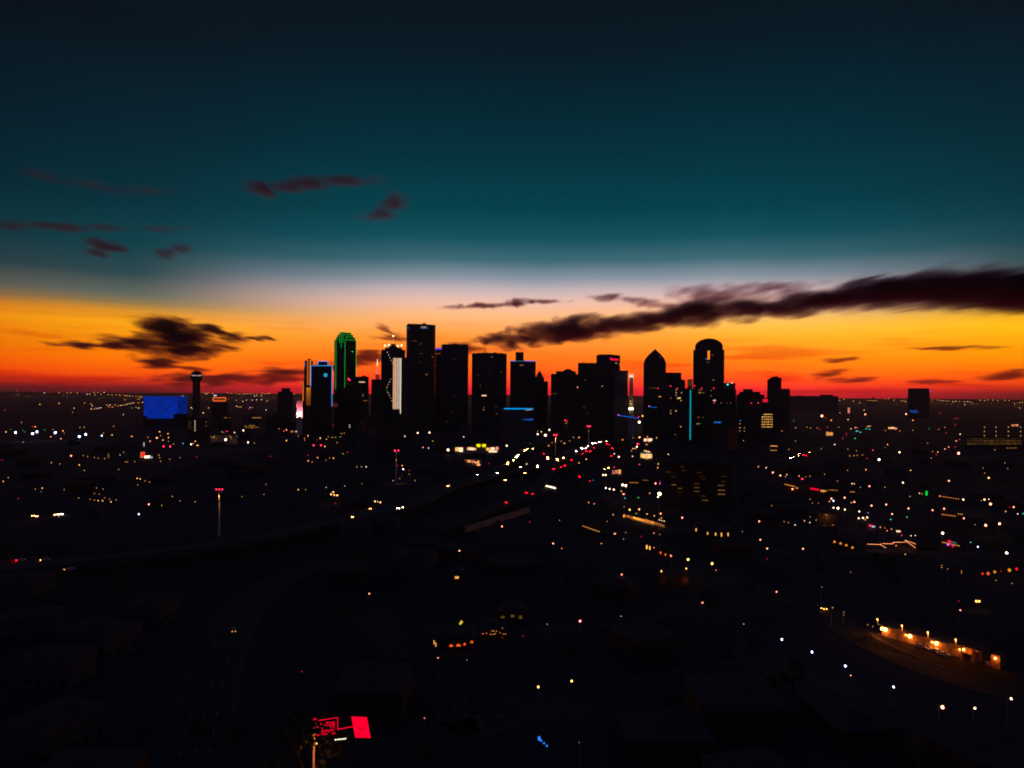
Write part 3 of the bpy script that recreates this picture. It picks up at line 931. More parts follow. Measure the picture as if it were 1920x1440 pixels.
# ------------------------------------------------------------------ roads
def ribbon(pts, w, z, mb, x_off=0.0, zt=0.0):
    """flat strip along world points (x, y)"""
    n = len(pts)
    vs_ = []
    for i in range(n):
        a, b = pts[max(i - 1, 0)], pts[min(i + 1, n - 1)]
        d = Vector((b[0] - a[0], b[1] - a[1])).normalized()
        nn = Vector((-d.y, d.x))
        p = Vector((pts[i][0], pts[i][1])) + nn * x_off
        vs_ += [(p.x + nn.x * w / 2, p.y + nn.y * w / 2, z), (p.x - nn.x * w / 2, p.y - nn.y * w / 2, z)]
    fs = [(2 * i, 2 * i + 1, 2 * i + 3, 2 * i + 2) for i in range(n - 1)]
    if zt:
        k = len(vs_)
        vs_ += [(x, y, z - zt) for x, y, _ in vs_]
        fs += [(k + 2 * i + 1, k + 2 * i, k + 2 * i + 2, k + 2 * i + 3) for i in range(n - 1)]
        fs += [(2 * i + 2, k + 2 * i + 2, k + 2 * i, 2 * i) for i in range(n - 1)]
        fs += [(2 * i + 1, k + 2 * i + 1, k + 2 * i + 3, 2 * i + 3) for i in range(n - 1)]
        fs += [(0, k, k + 1, 1), (2 * n - 1, k + 2 * n - 1, k + 2 * n - 2, 2 * n - 2)]
    mb.add(vs_, fs)


def smooth_path(pix, h, step=12.0):
    p = [G(u, v, h).xy for u, v in pix]
    out = []
    for i in range(len(p) - 1):
        a = p[max(i - 1, 0)]
        b, c = p[i], p[i + 1]
        d = p[min(i + 2, len(p) - 1)]
        n = max(2, int((c - b).length / step))
        for k in range(n):
            t = k / n
            q = .5 * ((2 * b) + (c - a) * t + (2 * a - 5 * b + 4 * c - d) * t * t + (3 * b - a - 3 * c + d) * t ** 3)
            out.append((q.x, q.y))
    out.append((p[-1].x, p[-1].y))
    return out


def dashes(path, off, z, mb, gap=12.0, on=3.0, w=.18):
    acc = 0.0
    for i in range(len(path) - 1):
        a, b = Vector(path[i]), Vector(path[i + 1])
        L_ = (b - a).length
        acc += L_
        if acc >= gap:
            acc = 0.0
            d = (b - a).normalized()
            nn = Vector((-d.y, d.x))
            p = a + nn * off
            q = p + d * on
            mb.add([(p.x + nn.x * w, p.y + nn.y * w, z), (p.x - nn.x * w, p.y - nn.y * w, z), (q.x - nn.x * w, q.y - nn.y * w, z), (q.x + nn.x * w, q.y + nn.y * w, z)], [(0, 1, 2, 3)])


PATHS = {}


def highway(name, pix, h, w, lanes, pier=45.0):
    path = smooth_path(pix, h)
    PATHS[name] = (path, h)
    b = MB()
    ribbon(path, w, h, b, zt=1.4)
    deck = b.obj("road", M_CONC)
    tag(deck, kind='structure')
    for s in (-1, 1):
        b = MB()
        ribbon(path, .35, h + .95, b, s * (w / 2 - .25), zt=.94)
        b.obj("barrier", M_CONC, deck)
    b = MB()
    for k in range(1, lanes):
        dashes(path, -w / 2 + w * k / lanes, h + .006, b)
    b.obj("lane_marking", M_PAINT, deck)
    acc = 0.0
    for i in range(len(path) - 1):
        acc += (Vector(path[i + 1]) - Vector(path[i])).length
        if acc > pier:
            acc = 0.0
            x, y = path[i]
            MB().tube((x, y, 0), (x, y, h - 2.4), .9, n=10).box(x - w * .32, x + w * .32, y - .9, y + .9, h - 2.6, h - 1.39).obj("bridge_pier", M_CONC, deck)
    return deck


highway('A', [(-120, 1079), (120, 1050), (300, 1031), (480, 1006), (660, 967), (755, 948), (842, 911), (935, 887), (1009, 874), (1050, 860), (1082, 845), (1104, 837), (1125, 829), (1165, 823), (1215, 816)], 8.0, 26.0, 6)
highway('B', [(830, 915), (880, 898), (922, 883), (952, 869), (970, 855), (987, 843), (1003, 839), (1040, 832), (1080, 822)], 5.0, 13.0, 3)
highway('C', [(820, 990), (880, 968), (950, 941), (993, 924), (1038, 879), (1058, 873), (1095, 849), (1110, 843), (1140, 832), (1185, 826)], 6.5, 15.0, 3)


def street(pix, w, lanes=2, z=.012):
    path = smooth_path(pix, 0.0, 10.0)
    b = MB()
    ribbon(path, w, z, b)
    o = b.obj("road", M_ASPH)
    tag(o, kind='structure')
    b = MB()
    for k in range(1, lanes):
        dashes(path, -w / 2 + w * k / lanes, z + .006, b)
    b.obj("lane_marking", M_PAINT, o)
    for s in (-1, 1):
        b = MB()
        ribbon(path, 2.2, .13, b, s * (w / 2 + 1.1), zt=.13)
        b.obj("pavement", M_CONC, o)
    return path


STREETS = [street(p, w, l) for p, w, l in (
    ([(360, 1440), (395, 1290), (420, 1210), (470, 1130), (540, 1080), (680, 1035), (820, 1010)], 15, 4),
    ([(640, 1560), (760, 1425), (880, 1365), (1000, 1325), (1200, 1290), (1450, 1255), (1700, 1320)], 12, 2),
    ([(690, 1150), (780, 1250), (850, 1330), (870, 1375)], 9, 2),
    ([(1080, 980), (1200, 1013), (1300, 1058), (1420, 1105), (1530, 1140), (1620, 1200), (1760, 1262), (1900, 1300)], 11, 2),
    ([(1165, 962), (1245, 985), (1380, 1012), (1500, 1040), (1600, 1032), (1760, 1030), (1930, 1055)], 12, 2),
    ([(1400, 862), (1440, 880), (1470, 895), (1560, 942), (1630, 980), (1700, 1012), (1800, 1060)], 12, 2),
    ([(1450, 865), (1510, 850), (1600, 812), (1640, 800)], 14, 2),
    ([(1530, 930), (1650, 950), (1790, 960), (1930, 992)], 10, 2),
    ([(0, 832), (150, 823), (300, 818), (450, 816), (640, 822), (800, 830)], 16, 4),
    ([(150, 862), (300, 850), (420, 842), (600, 845)], 12, 2),
    ([(820, 1180), (940, 1196), (1100, 1170), (1310, 1140), (1440, 1115)], 9, 2),
    ([(0, 985), (120, 968), (260, 965), (420, 950), (600, 935)], 10, 2))]

# ------------------------------------------------------------------ where a lamp stands, in words
ZONES = [(60, 812, "beside the row of blue-white floodlights"), (300, 830, "below the blue-lit hotel"), (190, 925, "before the red-signed filling station"),
         (160, 860, "beside the red-signed filling station"), (440, 825, "below the orange-framed rooftop sign"), (600, 840, "in front of the blue-outlined tower"),
         (640, 925, "near the four-lamp cluster by the highway"), (790, 830, "in front of the tallest tower"), (760, 890, "around the two-lamp mast before the towers"),
         (905, 845, "around the shop with two yellow signs"), (1020, 815, "below the long cyan light line"), (1110, 860, "beside the busy stretch of highway"), (1155, 915, "around the lot with twin white floodlights"),
         (1205, 835, "near the blue-lit crane"), (1215, 965, "above the long amber-lit wall"), (1240, 1005, "below the long amber-lit wall"), (1300, 920, "around the amber-balconied apartment block"),
         (1370, 800, "below the arch-topped tower"), (1440, 820, "near the yellow window grid"), (1250, 1060, "by the row of amber porch lamps"), (1000, 1000, "in the unlit blocks under the highway bend"),
         (880, 1200, "around the row of orange porches"), (1450, 1000, "along the avenue towards the string-lit patio"), (1590, 955, "around the restaurant row with a red sign"), (1490, 890, "along the street past the yellow grid"),
         (1620, 812, "around the teal traffic signals"), (1780, 830, "in front of the parking garage"), (1740, 950, "around the tall green sign"), (1660, 1000, "beside the patio with zigzag string lights"),
         (1830, 990, "around the bar with pink signs"), (1800, 1070, "by the row of patio lanterns"), (1400, 1150, "above the orange-lit yard"), (1700, 1290, "below the orange-lit yard"),
         (1040, 1285, "near the small blue bottom sign"), (720, 1200, "above the red roadside sign"), (60, 930, "in the dark district at the picture's edge")]


def zone(u, v):
    return min(ZONES, key=lambda z: (z[0] - u) ** 2 + ((z[1] - v) * 2.2) ** 2)[2]


# ------------------------------------------------------------------ lamps
def pole_mesh():
    b = MB()
    b.tube((0, 0, 0), (0, 0, .5), .22, n=8)
    b.tube((0, 0, .5), (0, 0, 8.6), .11, .07, n=8)
    b.tube((0, 0, 8.5), (0, -1.3, 9.15), .055, n=6)
    b.box(-.22, .22, -2.0, -1.1, 9.1, 9.25)
    return b.mesh("lamp_pole", M_POLE)


def mast_mesh():
    b = MB()
    b.tube((0, 0, 0), (0, 0, .8), .4, n=8)
    b.tube((0, 0, .8), (0, 0, 15.8), .22, .12, n=8)
    b.box(-1.3, 1.3, -.15, .15, 15.7, 15.9)
    for x in (-1.0, 0, 1.0):
        b.box(x - .28, x + .28, -.55, -.1, 15.9, 16.3)
    return b.mesh("flood_mast", M_POLE)


def signal_mesh():
    b = MB()
    b.tube((0, 0, 0), (0, 0, 6.6), .13, .09, n=8)
    b.tube((0, 0, 6.3), (2.6, 0, 6.5), .07, n=6)
    b.box(2.3, 2.9, -.2, .2, 5.3, 6.7)
    for z in (5.55, 6.0, 6.45):
        b.tube((2.6, -.2, z), (2.6, -.42, z), .18, n=8)
    return b.mesh("signal_pole", M_METAL)


POLE, MAST, SIGNAL = pole_mesh(), mast_mesh(), signal_mesh()
N_LAMP = [0]


def lamp(u, v, size, col, label=None, group=None, h=None, kind=None):
    r_, s_ = SIZE[size]
    if kind is None:
        kind = 'signal' if (col in 'GC' and size in 'ts') or (col == 'R' and size == 't') else ('mast' if (size in 'lx' and col in 'WB') else 'street')
    h0, mesh, name, noun, cat = {'signal': (6.0, SIGNAL, "traffic_light", "traffic light", "traffic light"), 'mast': (16.6, MAST, "floodlight_mast", "mast floodlight", "floodlight"),
                                 'street': (9.0, POLE, "street_lamp", "street lamp", "street lamp")}[kind]
    p = G(u, v, h0)
    r = r_ * PX * p.y
    rz = math.atan2(-p.x, p.y) * .0 + random.uniform(-.3, .3)
    z = zone(u, v)
    sz = {'t': 'faint ', 's': 'small ', 'm': '', 'l': 'bright ', 'x': 'brightest '}[size]
    lb = label or "%s%s %s %s" % (sz, WORDS[col], noun, z)
    gp = group or "%s%s %ss %s" % (sz, WORDS[col], noun.split(' on ')[0], z)
    off = {'signal': (2.6, -.35 - r), 'mast': (0, -.3 - r * .5), 'street': (0, -1.5)}[kind]
    c, s = math.cos(rz), math.sin(rz)
    o = link(name, mesh, None, (p.x - (off[0] * c - off[1] * s), p.y - (off[0] * s + off[1] * c), 0), rz)
    tag(o, lb, cat, gp)
    link("lens" if kind == 'signal' else "lamp_head", bulb_mesh(col, size), o, (off[0], off[1], h0), scale=r)
    LIT.append((u, v, p.y))
    N_LAMP[0] += 1
    return o


LAMPS = """
9,769,tR 136,773,tO 231,777,tW 43,829,tA 40,792,tO 11,810,sA 29,811,lB 61,813,lB 69,809.5,lB 66,800,sO 61,800,tR 99,805,tO 118,808,sO 103.5,811,lB 95,819,sK 114,822.5,sK
148.5,818.5,lB 160.5,814.5,lB 190.6,817,mB 194,812,tA 210,815.6,sO 213,799,tO 150,801.5,tA 157.7,801,tA 247,818,sO 43,807,tC 47,810,tG 120,812,tO 20,805,tG 84,806,tG
294,821,mK 281,827,sK 277,820,tO 299,809.6,sO 301,816.5,tA 315,813,sO 315.6,820.6,sO 305.6,825,sO 315.6,827.5,tO 306.7,837,mR 319,837,mR 294.6,790,tO 325,832.5,tW 133,854.6,mK
156,854,tA 164,856,tA 177,857.5,tO 184,859,tO 196,860,tA 232,848,tO 225,853,tW 96,867.5,tW 112,870,tO 148.5,872,sA 158,882,tO 222.5,880,tO 235.6,866,tO 239,866,tO 252.5,865,tO
3,862,tR 298,853,tA 299,858,tA 301,865,tA 337.5,858,tO 318,861,tO 366,821,sK 366,827.5,sO 376.5,818,mO 369,835,sO 358,833,mW 362,831.6,tW 343,831.5,sC 381,774,sA
257,897,sA 262.5,898,sA 272,901.5,tO 280,904,tO 258,909,tO 180.6,915,tO 193,917,tO 177,925,tO 186,926.5,tO 196,933.5,tO 205,935.6,tO 169,936,tA 177,937.5,tA 184,938.5,sA 192,939,sA 207.7,941,sA
217.7,937,tO 147.5,934,tA 66,917,tA 79,915,sA 76.7,922,tC 34,935,tR 120,918,tO 6,902.5,sO 15.6,895.6,tA 279,945.6,mK 260,964,mB 303,947.7,tA 365.6,941,tO 323,930.6,tA 337,939,tO
425.4,808.5,sR 416,809.6,tA 419,810.5,tA 439.6,811,sW 456,807,mW 444,819,sC 423,824.4,lW 465,829.5,mW 477,830.6,tA 523,804,tA 532,808,sR 537,806,sW 555,809,sW 537,826,sA 577.5,817,sK 571,821,tO
571,825,tO 559,817.5,tO 600.4,821.6,sW 595,825,tR 615.4,819,tO 612,823.7,tY 623,820,tA 629,820,tA 637,819.6,tG 639.4,819,tR 632,830,tA 640,813,tW 645,812,tO 588,835,mR 601.7,835,mR 609,837,sA
643,851,tY 651.5,848,tR 577.5,853.7,tR 595.4,858,sO 577.5,864,sO 585,866,tO 618,858.5,tO 625,859,sO 611,863,tO 506.7,855.6,tR 371,835,sO 368.5,856.7,tR 667.7,784,mW 624,797,tR
669,875.4,tW 677.5,875.4,tW 686.5,875.4,sW 559,918,sA 573,918,tA 611.5,914,tW 646,911,tW 678.5,907,tG 737,901,tW 499,908,tO 453.5,931,tA 494.6,927,tO 366,941,tA
624.6,922.5,mK 620.6,927,mO 626.7,928,mO 632,928.7,mO 628,944,tR 703,940,mO 708,940.4,sB 713,942,mO
759,818,sW 783,811.7,mW 805,811,mW 811,827,tY 793,839,sK 803.5,840,sB 869.4,819,sW 841.7,791,sR 845,784,tR 837,807,tR 842.7,780,tG 899.6,807,tO 950,816,tA 950,835.6,mW 840,843.7,lW
746,873,tR 754,873,sO 767,882,tR 767,889,tO 749,897,tA 778,901,tA 737,901,tW 916,869,tR 987.5,870,sW 770,800,tR 830,790,tO 780,777,tR 860,785,tO 745,781,sO 749,781,sO 735,784,tO
1008,808,tW 1015,809.6,sW 1022.5,805.6,sA 1030,806,mW 1035,806,mW 1008,814,mW 1022.5,816,lW 1005,789,mW 1006,793,mW 1056,810,tW 993.7,831.7,tG 1081,786.5,tC 1028.5,835.4,sO 1035,830,tO 1058,831,sO
1052,827,tW 1067.7,826.7,tA 1075,820,tW 1085.5,820,sA 1085.4,868,sA 941,987,mK 861,1032.7,mK 1037,1019,mK 1053,1028,sO 1049,975.6,tA 993,979,tR
1099,861,sA 1151.7,851,sW 1160,856.7,mW 1131,890.6,mW 1135.5,890.6,mW 1106,902,sR 1112,900.5,tC 1167.3,909.4,lW 1173.3,910.4,lW 1136,915,mW 1143,916.7,mW 1150.6,918,mW 1164.6,921,sO 1169,926.5,mK
1171.5,934,sC 1197,933,sG 1218,925,sO 1236.5,926,xW 1233.7,931.7,mW 1229,906.5,mK 1237.5,906.5,sM 1237.5,902.5,tR 1234,870,sA 1233,877,sO 1199,871,sR 1253,852,sW
1225,802,mO 1198.5,791.5,lW 1205,780,mO 1208.5,780,mO 1153.5,783.6,mO 1157,783.6,mO 1148,797,mO 1151,797.5,mO 1187,778.8,tR 1197.5,781.5,sR 1183,813,sC 1141,811.7,sG 1154,804,tG 1171.5,804,tG
1186.5,821,sK 1199,820,mO 1167,824.6,sO 1195,832,mR 1198,832.5,sR 1194,837.5,mW 1186.5,841,sO 1190.5,841,sO 1184,845,tW 1186,855.4,sW 1212,833.4,sO 1213.5,819,sO 1231,821,sA 1258,775,tA
1394,826,tO 1422,875,sK 1436.5,877,sW 1449,886,mK 1424,806,mB 1441,814.4,mW 1447,948,tO 1423.5,977.5,mK 1289.6,826.7,sO
1103.7,942,sO 1114,944.6,sK 1170,950,tO 1180.4,956,mA 1198.5,955,mK 1149.6,964.8,sA 1138.5,977.7,tA 1191.7,962.7,tG 1194,962.7,tA 1213,963.7,sA 1226.7,967,sA 1238.5,963,mK 1240,971,sO
1236,974.6,sW 1240.6,975.8,sW 1245.4,977,sW 1279,970.6,mK 1152.7,1000.6,mK 1226,999.6,sK 1201.5,1006,tR 1127.5,1019,sO 1173,998.5,tA 1237,1002,tA 1169,1010.6,tA 1226,1026.7,sO 1257.7,1042,mK 1259,1043.5,sR
1290,1049,lA 1335,1056.7,lA 1425.6,1012,mK 1438.3,1028.4,mK 1438,1048,tR 1392,996.7,tO 1240,1071,mA 1286.8,1066,mA 1342.5,1068.5,sK
1492,802,tW 1466,808,tA 1488,789,tC 1513,801,tO 1519.7,803,tA 1532,802.6,tO 1551,801,tR 1537.5,805,tR 1572.5,801,tO 1541,780,lK 1547.6,783.5,tR 1558.5,788,sO 1574.7,774,tW 1590,786.7,sO 1622,777,mK
1698.7,776.4,mK 1687,808,tO 1605.5,808.4,sC 1608.6,808.4,sC 1613.4,810.5,sC 1624,803.8,sC 1630,805,sC 1627,799.6,sO 1631,799.3,sO 1595.5,803.8,sK 1603.5,801.6,sO 1607,801.6,tO 1587,812,tR 1587,815,tR 1580,822,tR
1603,822,sG 1565,833.5,sW 1540,841,tA 1491.5,827,tO 1479,842.5,tA 1463,891.5,mO 1475.3,890,sO 1472.6,894,tB 1498,892.6,sK 1504,898,mR 1510.5,893.7,tO 1518.6,893,tO 1546,889,tO 1570,902,tO 1597.7,906.7,sW
1601.5,907,sO 1613,913.7,tB 1630,911.6,mK 1658.7,913.5,tA 1693,905,mW 1707.4,882,sA 1623.4,880.7,sO 1589,881.8,tO 1589.6,842,tO 1606,845,tO 1593,854.5,tA 1601,854.4,tA 1607,854,tO 1617,853,tA 1625,860,tR
1648,861.7,lW 1686.5,848,mW 1659,839,tG 1664,833.5,sK 1636.5,844,sR 1559,935,mK 1562.5,939,mB 1583.6,933,mK 1555,940,sO 1523,943,tO 1534.6,943,tO 1518.6,936,tO 1601.8,941,mK 1596.4,942.4,sO 1562.8,952,mW
1571,952.7,lW 1584,955.4,mW 1611,959,mW 1627.5,961.5,tB 1610,971.7,mW 1618,971,mW 1626,970.3,mW 1622,974,sO 1634,948,mK 1661.4,946,mK 1672.7,963.6,mK 1703.4,953.3,mK 1748.6,956.5,mK 1770,953.8,mK 1779,901.5,mK
1724,925,sW 1729,926,tA 1706,930.8,tW 1761.6,930,sK 1806,936.7,mW 1845.6,936.7,mW 1853.7,936,sW 1840,938.5,tA 1857,945,lK 1900.5,950.6,mK 1885.6,959,sO 1893,951,tR 1908,963.6,sW 1918,963,sC 1807,971.7,mK
1848,985,lK 1874,982,lK 1828,984,tO 1700.6,969.8,sG 1670,974,sC 1470,978,tO 1478,980,tO 1490.7,984.4,sW 1508.3,976.6,sO 1518.4,979.8,sW 1530,975,tW 1561.7,984.7,tA 1519,969,tO 1650.5,988.5,sO 1659,990,tO 1671.7,992,sO
1663,995,sK 1690.6,1003.6,sR 1708,1004.5,sW 1716,1004,sW 1767.3,999.6,lW 1820,1017,sC 1833.4,1025.3,mB 1887.5,1036.7,lW 1505.6,1029,mK 1697.4,1039,sA 1595,1073,tO 1766,1060,tA 1766,1064,tA 1777,1067,tO 1802.7,1071,tA
1802.7,1074.6,tO 1897,1094,tA 1867,1088,tA 1797.3,850,lK 1792.7,826.8,sK 1799,824,tR 1771.6,841.7,sK 1778.7,838,sK 1791,838,tR 1748.6,846.6,tO 1758,847.6,sO 1755.6,852.5,tR 1746,859,tO 1739,831,tO 1800,814,sW
1771.6,801.6,tO 1760,805,tO 1774,811.5,tR 1742,804,tG 1711,806.5,tO 1711.5,788,sO 1791,785,tR 1796,785,tR 1791,796,tR 1763,775,tR 1884,868,tO 1889,878,tO 1846,887,tO 1853.7,896,mA 1843,877.7,tO 1865,843,tO 1660,807,tO
942,1177.5,sK 875,1236.8,sA 820.8,1233,mK 980.5,1192.8,tR 942,1195.8,tR 1025.8,1170,sO 1164.5,1155,sA 1165.8,1077,mK 1317,1130,mK 1456,1109.5,mK 1541,1101,tO 1561,1139,sA 1797.7,1127,tR 1800.6,1144,mK 1627,1171.5,tY 1636.7,1174.6,tW
692,1113,mK 565.5,1259.5,tR 1582,1148,tO 1582,1153,tO 1667,1176,tG
"""
faint = MB()
FAINT = {}
for tok in LAMPS.split():
    a, b_, c = tok.split(',')
    a, b_ = float(a), float(b_)
    if c[0] == 't' and c[1] not in 'GCR':       # the faintest far lamps read as one glitter
        p = G(a, b_, 9.0)
        rr_ = SIZE['t'][0] * PX * p.y
        k = FAINT.setdefault(c[1], len(FAINT) + 1)
        faint.tube((p.x, p.y + .6, 0), (p.x, p.y + .6, 9.2), .1, .07, n=4)
        faint.ball(p, rr_, 3, 5, k)
        LIT.append((a, b_, p.y))
    else:
        lamp(a, b_, c[0], c[1])
o = faint.obj("faint_street_lamps", [M_POLE] + [em(WORDS[k] + "_lamp_t", CC[k], SIZE['t'][1]) for k in FAINT])
tag(o, "scattered faint street lamps glimmering across the dark city", 'street lamps', kind='stuff')
# the lone lamps of the dark foreground, each with its own words
for u, v, sc, lb in ((1009, 1288, 'lA', "bright yellow street lamp over the bottom road, lower of the yellow pair"), (1072, 1277, 'lA', "bright yellow street lamp over the bottom road, upper of the yellow pair"),
                     (1087.5, 1164.5, 'lP', "bright pink-red street lamp alone in the dark middle grounds"), (796, 1345.5, 'mK', "rosy street lamp nearest the red roadside sign"),
                     (1086, 1391, 'mG', "pale green lamp alone right of the small blue sign"), (1394, 1169.5, 'sW', "small white lamp alone above the row of bluish lamps"),
                     (1466, 1199, 'lB', "first bluish lamp of the line descending below the orange-lit yard"), (1522.5, 1222.5, 'lB', "second bluish lamp of the line descending below the orange-lit yard"),
                     (1585, 1248.8, 'lB', "third bluish lamp of the line, above a small red one"), (1595, 1266, 'mK', "small reddish lamp just under the third bluish lamp"),
                     (1675.6, 1288, 'lB', "fourth bluish lamp of the line descending below the orange-lit yard"), (1767, 1326, 'xK', "large pinkish-white lamp at the end of the bluish line"),
                     (1828, 1327.7, 'lW', "white lamp right of the large pinkish-white one"), (1896, 1310, 'lW', "white lamp nearest the picture's edge below the yard")):
    lamp(u, v, sc[0], sc[1], label=lb, group="lone lamps in the dark foreground", kind='street')
o = empty("globe_lamp", G(1833, 1145))
tag(o, "double amber globe lamp on one post above the orange-lit yard", 'street lamp')
o.location.z = 0
p = MB().tube((0, 0, 0), (0, 0, 4.0), .09, n=6).tube((-.7, 0, 4.0), (.7, 0, 4.0), .05, n=5).obj("post", M_METAL, o)
for x in (-.65, .65):
    link("lamp_globe", bulb_mesh('O', 'm'), o, (x, 0, 4.4), scale=.55)
LIT.append((1833, 1140, 340))
o = empty("globe_lamp", G(906, 812))
o.location.z = 0
tag(o, "large orange globe lamp in front of the broad antenna tower", 'street lamp')
MB().tube((0, 0, 0), (0, 0, 8), .3, n=6).obj("post", M_METAL, o)
for x in (-2.2, 2.2):
    MB().ball((x, 0, 12), 3.6, 6, 10).obj("lamp_globe", em("orange_globe", (1.0, .22, .02), .8), o)
LIT.append((906, 805, 1900))

# ------------------------------------------------------------------ tall masts with red lamps on top and a lit upper shaft
def red_mast(u, vt, reds, v0, hgt, label, n_lit):
    p = G(u, vt, hgt)
    D = p.y
    r = empty("communication_mast", (p.x, p.y, 0))
    tag(r, label, 'mast', "tall masts with red top lamps")
    pm = pbr("mast_paint", (.62, .60, .55), (.72, .70, .65), .5, .6, .3)
    w = max(.55, .9 * D / F)
    MB().tube((0, 0, 0), (0, 0, hgt - 1.5), w * 1.2, w * .75, n=10).obj("shaft", pm, r)
    MB().tube((0, 0, hgt - 2.2), (0, 0, hgt - 1.5), w * 2.6, n=12).obj("lamp_ring", M_METAL, r)
    for ur in reds:
        x = (ur - u) * D / F
        link("red_lamp", bulb_mesh('R', 'm'), r, (x, -.5, hgt - .3), scale=SIZE['m'][0] * PX * D * .95)
        MB().tube((x, -.3, hgt - .5), (0, 0, hgt - 1.8), .12, n=5).obj("bracket", M_METAL, r)
    for k in range(3):
        a = math.radians(-90 + (k - 1) * 50)
        ld = bpy.data.lights.new("mast_downlight", 'SPOT')
        ld.energy = n_lit
        ld.color = (1.0, .40, .08)
        ld.spot_size = math.radians(40)
        ld.spot_blend = 1.0
        ld.shadow_soft_size = .3
        rr_ = w * 3.2
        lo = link("mast_downlight", ld, r, (rr_ * math.cos(a), rr_ * math.sin(a), hgt - 1.6))
        # aimed down and slightly in towards the shaft
        d = Vector((-math.cos(a) * .32, -math.sin(a) * .32, -1.0))
        lo.rotation_euler = d.to_track_quat('-Z', 'Y').to_euler()
    LIT.append((u, vt, D))
    LIT.append((u, v0, D))


red_mast(411.5, 916.5, (406, 411.5, 417), 960, 38, "tall mast with three red lamps and a lit shaft, nearest of the masts", 3500)
red_mast(743, 844, (740, 747), 872, 38, "tall mast with two red lamps before the tallest tower", 7000)
red_mast(1041.5, 815, (1038.8, 1043.4), 828, 34, "tall mast with two red lamps under the busy highway stretch", 7000)
red_mast(1061.8, 788, (1059.5, 1063.8), 797, 40, "tall mast with two red lamps below the domed block, farthest of the masts", 7000)
red_mast(1103.7, 799, (1101.6, 1106), 810, 36, "tall mast with two red lamps above the highway bend", 7000)

# ------------------------------------------------------------------ cars
def car_meshes(i):
    b = MB()
    L_, W_ = 4.6, 1.8
    prof = [(-2.3, .35), (2.3, .35), (2.3, .72), (2.2, .86), (1.15, .98), (.35, 1.42), (-.95, 1.45), (-1.75, 1.02), (-2.25, .98), (-2.32, .7)]
    n = len(prof)
    y = W_ / 2
    inset = [0, 0, 0, .03, .05, .2, .2, .07, .03, 0]
    lo = [(x, -y + inset[k], z) for k, (x, z) in enumerate(prof)]
    hi = [(x, y - inset[k], z) for k, (x, z) in enumerate(prof)]
    b.add(lo + hi, [tuple(range(n)), tuple(range(2 * n - 1, n - 1, -1))] + [(k, n + k, n + (k + 1) % n, (k + 1) % n) for k in range(n)])
    body = b.mesh("car_body", M_CAR[i])
    g = MB()
    for s in (-1, 1):
        q_ = [(1.0, .98), (.33, 1.34), (-.9, 1.37), (-1.55, 1.02)]
        yy = s * (y - .045)
        yt = s * (y - .185)
        vs_ = [(q_[0][0], yy, q_[0][1]), (q_[1][0], yt, q_[1][1]), (q_[2][0], yt, q_[2][1]), (q_[3][0], yy, q_[3][1])]
        vs_ += [(a, b2 + s * .012, c) for a, b2, c in vs_]
        g.add(vs_, [(0, 1, 2, 3), (7, 6, 5, 4), (0, 4, 5, 1), (1, 5, 6, 2), (2, 6, 7, 3), (3, 7, 4, 0)])
    g.add([(1.13, -.68, 1.0), (1.13, .68, 1.0), (.40, .6, 1.40), (.40, -.6, 1.40)], [(0, 1, 2, 3)])
    g.add([(-1.74, -.66, 1.06), (-1.74, .66, 1.06), (-1.0, .6, 1.43), (-1.0, -.6, 1.43)], [(3, 2, 1, 0)])
    glass = g.mesh("car_glass", M_GLASS)
    return body, glass


WHEEL = MB().tube((0, -.11, 0), (0, .11, 0), .33, n=14).mesh("wheel", M_TYRE)
RIM = MB().tube((0, -.115, 0), (0, .115, 0), .19, n=8).mesh("rim", M_POLE)
CARM = [car_meshes(i) for i in range(5)]


def lampbox(col, s, w, h, key):
    k = ('box', key, col, s, w, h)
    if k not in BULBS:
        BULBS[k] = MB().box(-.05, .05, -w / 2, w / 2, -h / 2, h / 2).mesh(key, em(WORDS[col] + "_" + key, (1.0, .0012, .006) if col == 'R' else CC[col], s))
    return BULBS[k]


RC = random.Random(5)


def car(p, heading, front=None, rear=None, label='', group=None, paint=None, full=False, cat='car'):
    """heading: direction of the bonnet; front / rear = (colour, strength) of the lit lamps"""
    i = RC.randrange(5) if paint is None else paint
    r = empty("car", p, heading)
    tag(r, label, cat, group)
    bd = link("body", CARM[i][0], r)
    link("window_glass", CARM[i][1], bd)
    for x in (-1.42, 1.42):
        for y in (-.82, .82):
            w = link("wheel", WHEEL, r, (x, y, .33))
            if full:
                link("rim", RIM, w)
    for y in (-.64, .64):
        f = front or ('W', .02)
        link("headlight", lampbox(f[0], f[1], .5 if front else .36, .34 if front else .18, "headlight"), r, (2.33, y, .70))
        f = rear or ('R', .02)
        link("taillight", lampbox(f[0], f[1], .5 if rear else .4, .32 if rear else .2, "taillight"), r, (-2.35, y, .78))
    return r


def road_dir(name, p):
    path, h = PATHS[name]
    k = min(range(len(path) - 1), key=lambda i: (path[i][0] - p.x) ** 2 + (path[i][1] - p.y) ** 2)
    a, b = path[k], path[k + 1]
    return math.atan2(b[1] - a[1], b[0] - a[0])


